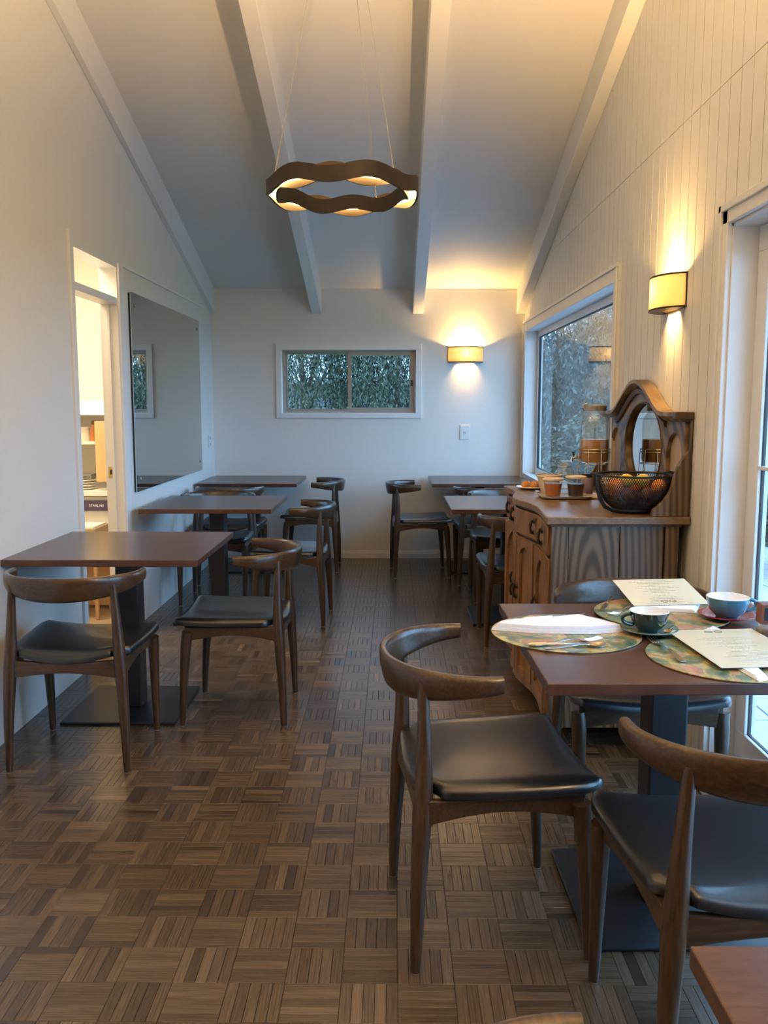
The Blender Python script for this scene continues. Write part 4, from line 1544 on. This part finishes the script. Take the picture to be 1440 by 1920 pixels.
def cup(x, y, z, r, h, body, label, rz):
    t = thing('coffee_cup', label, 'cup', (x, y, z), R(rz))
    part('body', MB().lathe([(0, .002), (r * .5, .0), (r * .55, .004), (r * .82, h * .35), (r * .96, h * .75), (r, h)], 32), body, t)
    part('lining', MB().lathe([(r, h), (r * .97, h + .0008), (r * .94, h), (r * .9, h * .7), (r * .75, h * .35), (r * .4, .006), (0, .006)], 32), M['china'], t, label='white glazed lining')
    part('handle', MB().tube([(r * (.98 + .5 * math.sin(PI * i / 16)) - r * .16 * i / 16, 0, h * (.6 + .27 * math.cos(PI * i / 16))) for i in range(17)], .0052, 10), body, t)
    return t


def saucer(x, y, z, r, mat, label):
    o = part('saucer', MB().lathe([(0, .0), (r * .5, 0), (r * .62, .003), (r, .013), (r, .015), (r * .97, .0155), (r * .6, .006), (r * .45, .0045), (0, .0045)], 36), mat)
    o.location = (x, y, z)
    return tag(o, label, 'saucer')


M['china'] = plain('white_glaze', (0.8, 0.82, 0.84), 0.12, coat=0.5)
M['navy'] = plain('bottle_green_glaze', (0.006, 0.022, 0.026), 0.12, coat=0.5)
M['teal'] = plain('blue_glaze', (0.05, 0.19, 0.28), 0.15, coat=0.5)
M['red'] = plain('red_glaze', (0.28, 0.015, 0.03), 0.15, coat=0.5)
M['sage'] = plain('sage_glaze', (0.16, 0.23, 0.2), 0.15, coat=0.5)
saucer(.702, 2.345, TZ + .0045, .078, M['sage'], 'sage green saucer under the dark cup')
cup(.700, 2.345, TZ + .0095, .053, .056, M['navy'], 'dark bottle green coffee cup with white inside', 185)
saucer(.968, 2.49, TZ + .009, .08, M['red'], 'glossy red saucer under the blue cup')
cup(.968, 2.488, TZ + .0138, .06, .060, M['teal'], 'blue coffee cup with white inside on the red saucer', -5)


def fork(loc, rz, label, group='cutlery on the laid table', scale=1.0):
    t = thing('fork', label, 'fork', loc, R(rz), group)
    mb = MB()
    rings = []
    for y, w, z in ((-.10, .006, .003), (-.09, .0085, .003), (-.04, .0045, .006), (0, .003, .008), (.03, .004, .006), (.045, .010, .003), (.055, .012, .002)):
        rings.append([(-w, y, z - .001), (w, y, z - .001), (w, y, z + .001), (-w, y, z + .001)])
    part('handle', mb.loft(rings), M['steel'], t, 60)
    for k in range(4):
        x = -.0098 + .0065 * k
        part('tine', MB().tube([(x, .053, .0022), (x, .075, .003), (x, .098, .007)], [.0018, .0015, .0008], 6), M['steel'], t)
    t.scale = (scale,) * 3
    return t


def knife(loc, rz, label, tilt=0):
    t = thing('table_knife', label, 'knife', loc, R(rz), 'cutlery on the laid table')
    part('handle', MB().tube([(0, -.1, .004), (0, -.09, .004), (0, -.05, .0045), (0, -.005, .004)], [.003, .0055, .0045, .004], 8), M['steel'], t)
    part('blade', MB().prism([(-.005, -.005), (.006, -.005), (.008, .06), (.004, .1), (-.003, .105), (-.006, .06)], 'z', .0022, .0042), M['steel'], t, 0)
    return t


def spoon(loc, rz, label, k=1.0, mat=None):
    t = thing('spoon', label, 'spoon', loc, R(rz), 'cutlery on the laid table')
    rings = []
    for y, w, z in ((-.09, .006, .0025), (-.08, .008, .0025), (-.03, .004, .006), (.01, .003, .008), (.03, .004, .007)):
        rings.append([(-w * k, y * k, z * k - .0008), (w * k, y * k, z * k - .0008), (w * k, y * k, z * k + .0008), (-w * k, y * k, z * k + .0008)])
    part('handle', MB().loft(rings), mat or M['steel'], t, 60)
    part('bowl', MB().lathe([(0, .001), (.010, .0025), (.016, .006), (.018, .0095), (.016, .0085), (.010, .0045), (0, .003)], 18, Matrix.Translation((0, .05 * k, .0)) @ Matrix.Diagonal((k, 1.5 * k, k * .8, 1))), mat or M['steel'], t)
    return t


fork((.695, 2.175, TZ + .0045), 4, 'silver fork with tines towards the dark cup on the near right mat', scale=1.12)
knife((.45, 2.215, TZ + .0045), -84, 'silver knife lying across the left mat beside the folded napkin')
spoon((.475, 2.192, TZ + .0045), -78, 'silver spoon nearest the front on the left mat')
fork((.46, 2.238, TZ + .0045), -70, 'silver fork crossing the knife on the left mat')
knife((.47, 2.51, TZ + .0045), -72, 'brassy-lit knife lying behind the folded napkin')
knife((.665, 2.665, TZ + .009), 158, 'knife lying left of the far menu on the far mat')
fork((.70, 2.59, TZ + .009), 140, 'fork beside the far menu, nearest the dark cup')
spoon((.752, 2.325, TZ + .0165), 150, 'small gold teaspoon on the sage saucer', 0.55, M['bright_brass'])
t = thing('pepper_jar', 'dark filled glass shaker cut off by the right edge of the photo', 'shaker', (1.005, 2.315, TZ + .0))
part('glass', MB().lathe([(0, .001), (.022, .001), (.025, .006), (.025, .03), (.02, .036), (.02, .04)], 22), M['jar_glass'], t)
part('filling', MB().lathe([(0, .003), (.021, .003), (.0235, .008), (.0235, .026), (0, .026)], 20), plain('brown_salt', (0.22, 0.12, 0.07), 0.6), t)
part('grinder', MB().box(-.02, .02, -.02, .02, .04, .095), wood('red_wood', [(0.14, 0.05, 0.03), (0.22, 0.08, 0.045)], (9, 9, 1), 6, 0.35), t, 0, .003)
o = part('box_face', MB().box(-.012, .012, -.0212, -.0198, .05, .085), M['black_metal'], t, 0)
o['label'] = 'dark label patch'

# ------------------------------------------------------------------ outside
M['bark'] = plain('bark', (0.07, 0.05, 0.04), 0.8, noise=0.3, scale=12)


def leaf_mat(name, c1, c2):
    m, nt, b = mat_new(name)
    oi = node(nt, 'ShaderNodeTexCoord')
    nz = node(nt, 'ShaderNodeTexNoise')
    nz.inputs['Scale'].default_value = 7
    nz.inputs['Detail'].default_value = 3
    nt.links.new(oi.outputs['Object'], nz.inputs['Vector'])
    r = ramp(nt, [(0.32, c1), (0.68, c2)])
    nt.links.new(nz.outputs['Fac'], r.inputs['Fac'])
    nt.links.new(r.outputs['Color'], b.inputs['Base Color'])
    b.inputs['Roughness'].default_value = 0.55
    return m


M['leaf_grey'] = leaf_mat('grey_green_leaf', (0.025, 0.034, 0.018), (0.10, 0.105, 0.06))
M['leaf_dark'] = leaf_mat('dark_leaf', (0.03, 0.04, 0.033), (0.10, 0.12, 0.10))
M['leaf_bright'] = leaf_mat('bright_leaf', (0.03, 0.07, 0.02), (0.10, 0.16, 0.055))


def foliage(rnd, n, centre_fn, droop, size, mat, parent, name='foliage', off=None):
    vs, fs = [], []
    for _ in range(n):
        p = Vector(centre_fn(rnd))
        steps = rnd.randint(3, 9) if droop else 1
        for k in range(steps):
            q = p + Vector((rnd.uniform(-.04, .04), rnd.uniform(-.04, .04), -k * size * .8 * droop))
            d = Vector((rnd.uniform(-1, 1), rnd.uniform(-1, 1), -1.2 * droop + rnd.uniform(-.6, .6))).normalized()
            u = d.cross(Vector((rnd.uniform(-1, 1), rnd.uniform(-1, 1), rnd.uniform(-1, 1)))).normalized()
            L, w = size * rnd.uniform(.7, 1.3), size * rnd.uniform(.13, .24)
            a = len(vs)
            vs += [tuple(q), tuple(q + d * L * .5 + u * w), tuple(q + d * L), tuple(q + d * L * .5 - u * w)]
            fs.append((a, a + 1, a + 2, a + 3))
    o = part(name, MB().add(vs, fs), mat, parent, 0, off=off)
    o['kind'] = 'stuff'
    return o


def tree(name, label, x, y, h, r, zlow, n, mat, droop, size, seed, cat='tree', trunk_r=.1):
    rnd = random.Random(seed)
    t = thing(name, label, cat, (x, y, GZ))

    def cf(rd):
        while True:
            a, c, e = rd.uniform(-1, 1), rd.uniform(-1, 1), rd.uniform(-1, 1)
            if a * a + c * c + e * e < 1:
                return (a * r, c * r, zlow + (h - zlow) * (e + 1) / 2)
    foliage(rnd, n, cf, droop, size, mat, t)
    hh = zlow + (h - zlow) * .7
    part('trunk', MB().tube([(0, 0, 0), (.1 * trunk_r, .05, hh * .3), (-.5 * trunk_r, 0, hh * .6), (.4 * trunk_r, 0, hh)], [trunk_r, trunk_r * .85, trunk_r * .6, trunk_r * .25], 10), M['bark'], t)
    for k in range(5):
        a = 2 * PI * k / 5 + seed
        part('branch', MB().tube([(0, 0, hh * (.4 + .08 * k)), (.35 * r * math.cos(a), .35 * r * math.sin(a), hh * (.62 + .07 * k)), (.7 * r * math.cos(a), .7 * r * math.sin(a), hh * (.75 + .07 * k))], [trunk_r * .45, trunk_r * .3, trunk_r * .1], 8), M['bark'], t)
    return t


GZ = -0.5
struct('ground', MB().box(-30, 40, -20, 60, GZ - .2, GZ), plain('lawn', (0.10, 0.15, 0.06), 0.9, noise=0.4, scale=3))
# paved terrace right of the door
deck = struct('ground_terrace', MB().box(XR + .14, 5.0, -3, 12, GZ, -0.062), plain('mortar', (0.3, 0.3, 0.31), 0.8))
pv = MB().box(-.195, .195, -.195, .195, 0, .03)
pme = pv.mesh('paving_stone', 0)
pme.materials.append(plain('paver', (0.46, 0.43, 0.45), 0.7, noise=0.08, scale=14))
for i in range(6):
    for j in range(20):
        o = bpy.data.objects.new('paving_stone', pme)
        o.location = (XR + .36 + .4 * i, 1.2 + .4 * j, -0.0625 + .001 * ((i * 7 + j * 3) % 3))
        COL.objects.link(o)
        o.parent = deck
# outside furniture glimpsed through the door
t = thing('garden_table', 'dark grey garden table outside the glazed door', 'table', (3.3, 7.4, -.03))
M['wicker'] = plain('grey_wicker', (0.06, 0.065, 0.075), 0.7, noise=0.3, scale=80)
part('top', MB().box(-.6, .6, -.45, .45, .66, .70), M['wicker'], t, 0, .004)
for sx in (-.55, .55):
    for sy in (-.4, .4):
        part('leg', MB().box(sx - .03, sx + .03, sy - .03, sy + .03, 0, .66), M['wicker'], t, 0)
t = thing('low_wall', 'pale low garden wall beyond the terrace', 'wall', (4.6, 9.5, GZ))
t['kind'] = 'structure'
part('body', MB().box(-.1, .1, -5, 5, 0, 1.15), plain('pale_render', (0.6, 0.62, 0.64), 0.8), t, 0)
part('coping', MB().box(-.13, .13, -5, 5, 1.15, 1.2), M['trim'], t, 0)
tree('leafy_shrub', 'bright green shrub outside the glazed door', 3.6, 9.3, 2.2, .7, .35, 2600, M['leaf_bright'], 0.3, .13, 21, 'shrub', .04)
tree('dark_tree', 'dark leafy tree outside the glazed door behind the green shrub', 6.6, 13.5, 6.0, 2.3, 1.4, 3000, M['leaf_dark'], 0.6, .22, 22)
# trees beyond the side window
tree('weeping_tree', 'tall dark drooping tree beyond the side window', 3.4, 15.5, 3.8, 1.5, .7, 4200, M['leaf_dark'], 0.9, .1, 5)
tree('weeping_tree', 'second drooping tree, farther off beyond the side window', 5.3, 20.6, 4.3, 1.9, .8, 4600, M['leaf_dark'], 0.9, .12, 6)
tree('weeping_tree', 'grey green tree at the far right through the side window', 7.6, 25.5, 6.5, 2.2, .8, 2400, M['leaf_grey'], 0.9, .2, 8)
tree('garden_shrub', 'low green shrub at the foot of the side window trees', 3.2, 13.2, 1.9, .9, .2, 1800, M['leaf_grey'], 0.2, .1, 9, 'shrub', .04)
# trees and outbuilding beyond the back window
tree('weeping_tree', 'grey green weeping tree in the left pane of the back window', -1.15, 11.4, 4.2, 1.0, 1.8, 3600, M['leaf_grey'], 1.0, .055, 11, trunk_r=.05)
tree('weeping_tree', 'grey green weeping tree filling the right pane of the back window', .08, 11.4, 4.2, .95, 1.05, 5000, M['leaf_grey'], 1.0, .055, 12, trunk_r=.07)
t = thing('outbuilding', 'weatherboard outbuilding half hidden behind the weeping trees', 'building', (-1.2, 17.0, GZ))
for k in range(9):
    part('weatherboard', MB().prism([(-.0, .3 + .22 * k), (-.03, .3 + .22 * k), (-.008, .515 + .22 * k), (0, .515 + .22 * k)], 'x', -4, 3.4), plain('grey_board', (0.16, 0.16, 0.165), 0.7) if k == 0 else bpy.data.materials['grey_board'], t, 0)
part('wall', MB().box(-4, 3.4, 0, 2.5, 0, 2.3), M['slate'], t, 0)
part('roof', MB().prism([(-.4, 2.25), (1.25, 2.9), (2.9, 2.25), (2.9, 2.33), (1.25, 3.0), (-.4, 2.33)], 'x', -4.3, 3.7), M['alu'], t, 0)
part('window', MB().box(-2.0, -.9, -.045, -.02, 1.35, 1.75), M['gasket'], t, 0)
part('window', MB().box(.3, 1.2, -.045, -.02, 1.35, 1.75), M['gasket'], t, 0)
# eave over the side window
o = struct('roof_eave', MB().box(XR + .13, XR + .75, -2.7, YB + .7, 2.22, 2.30), plain('soffit', (0.62, 0.60, 0.54), 0.7))
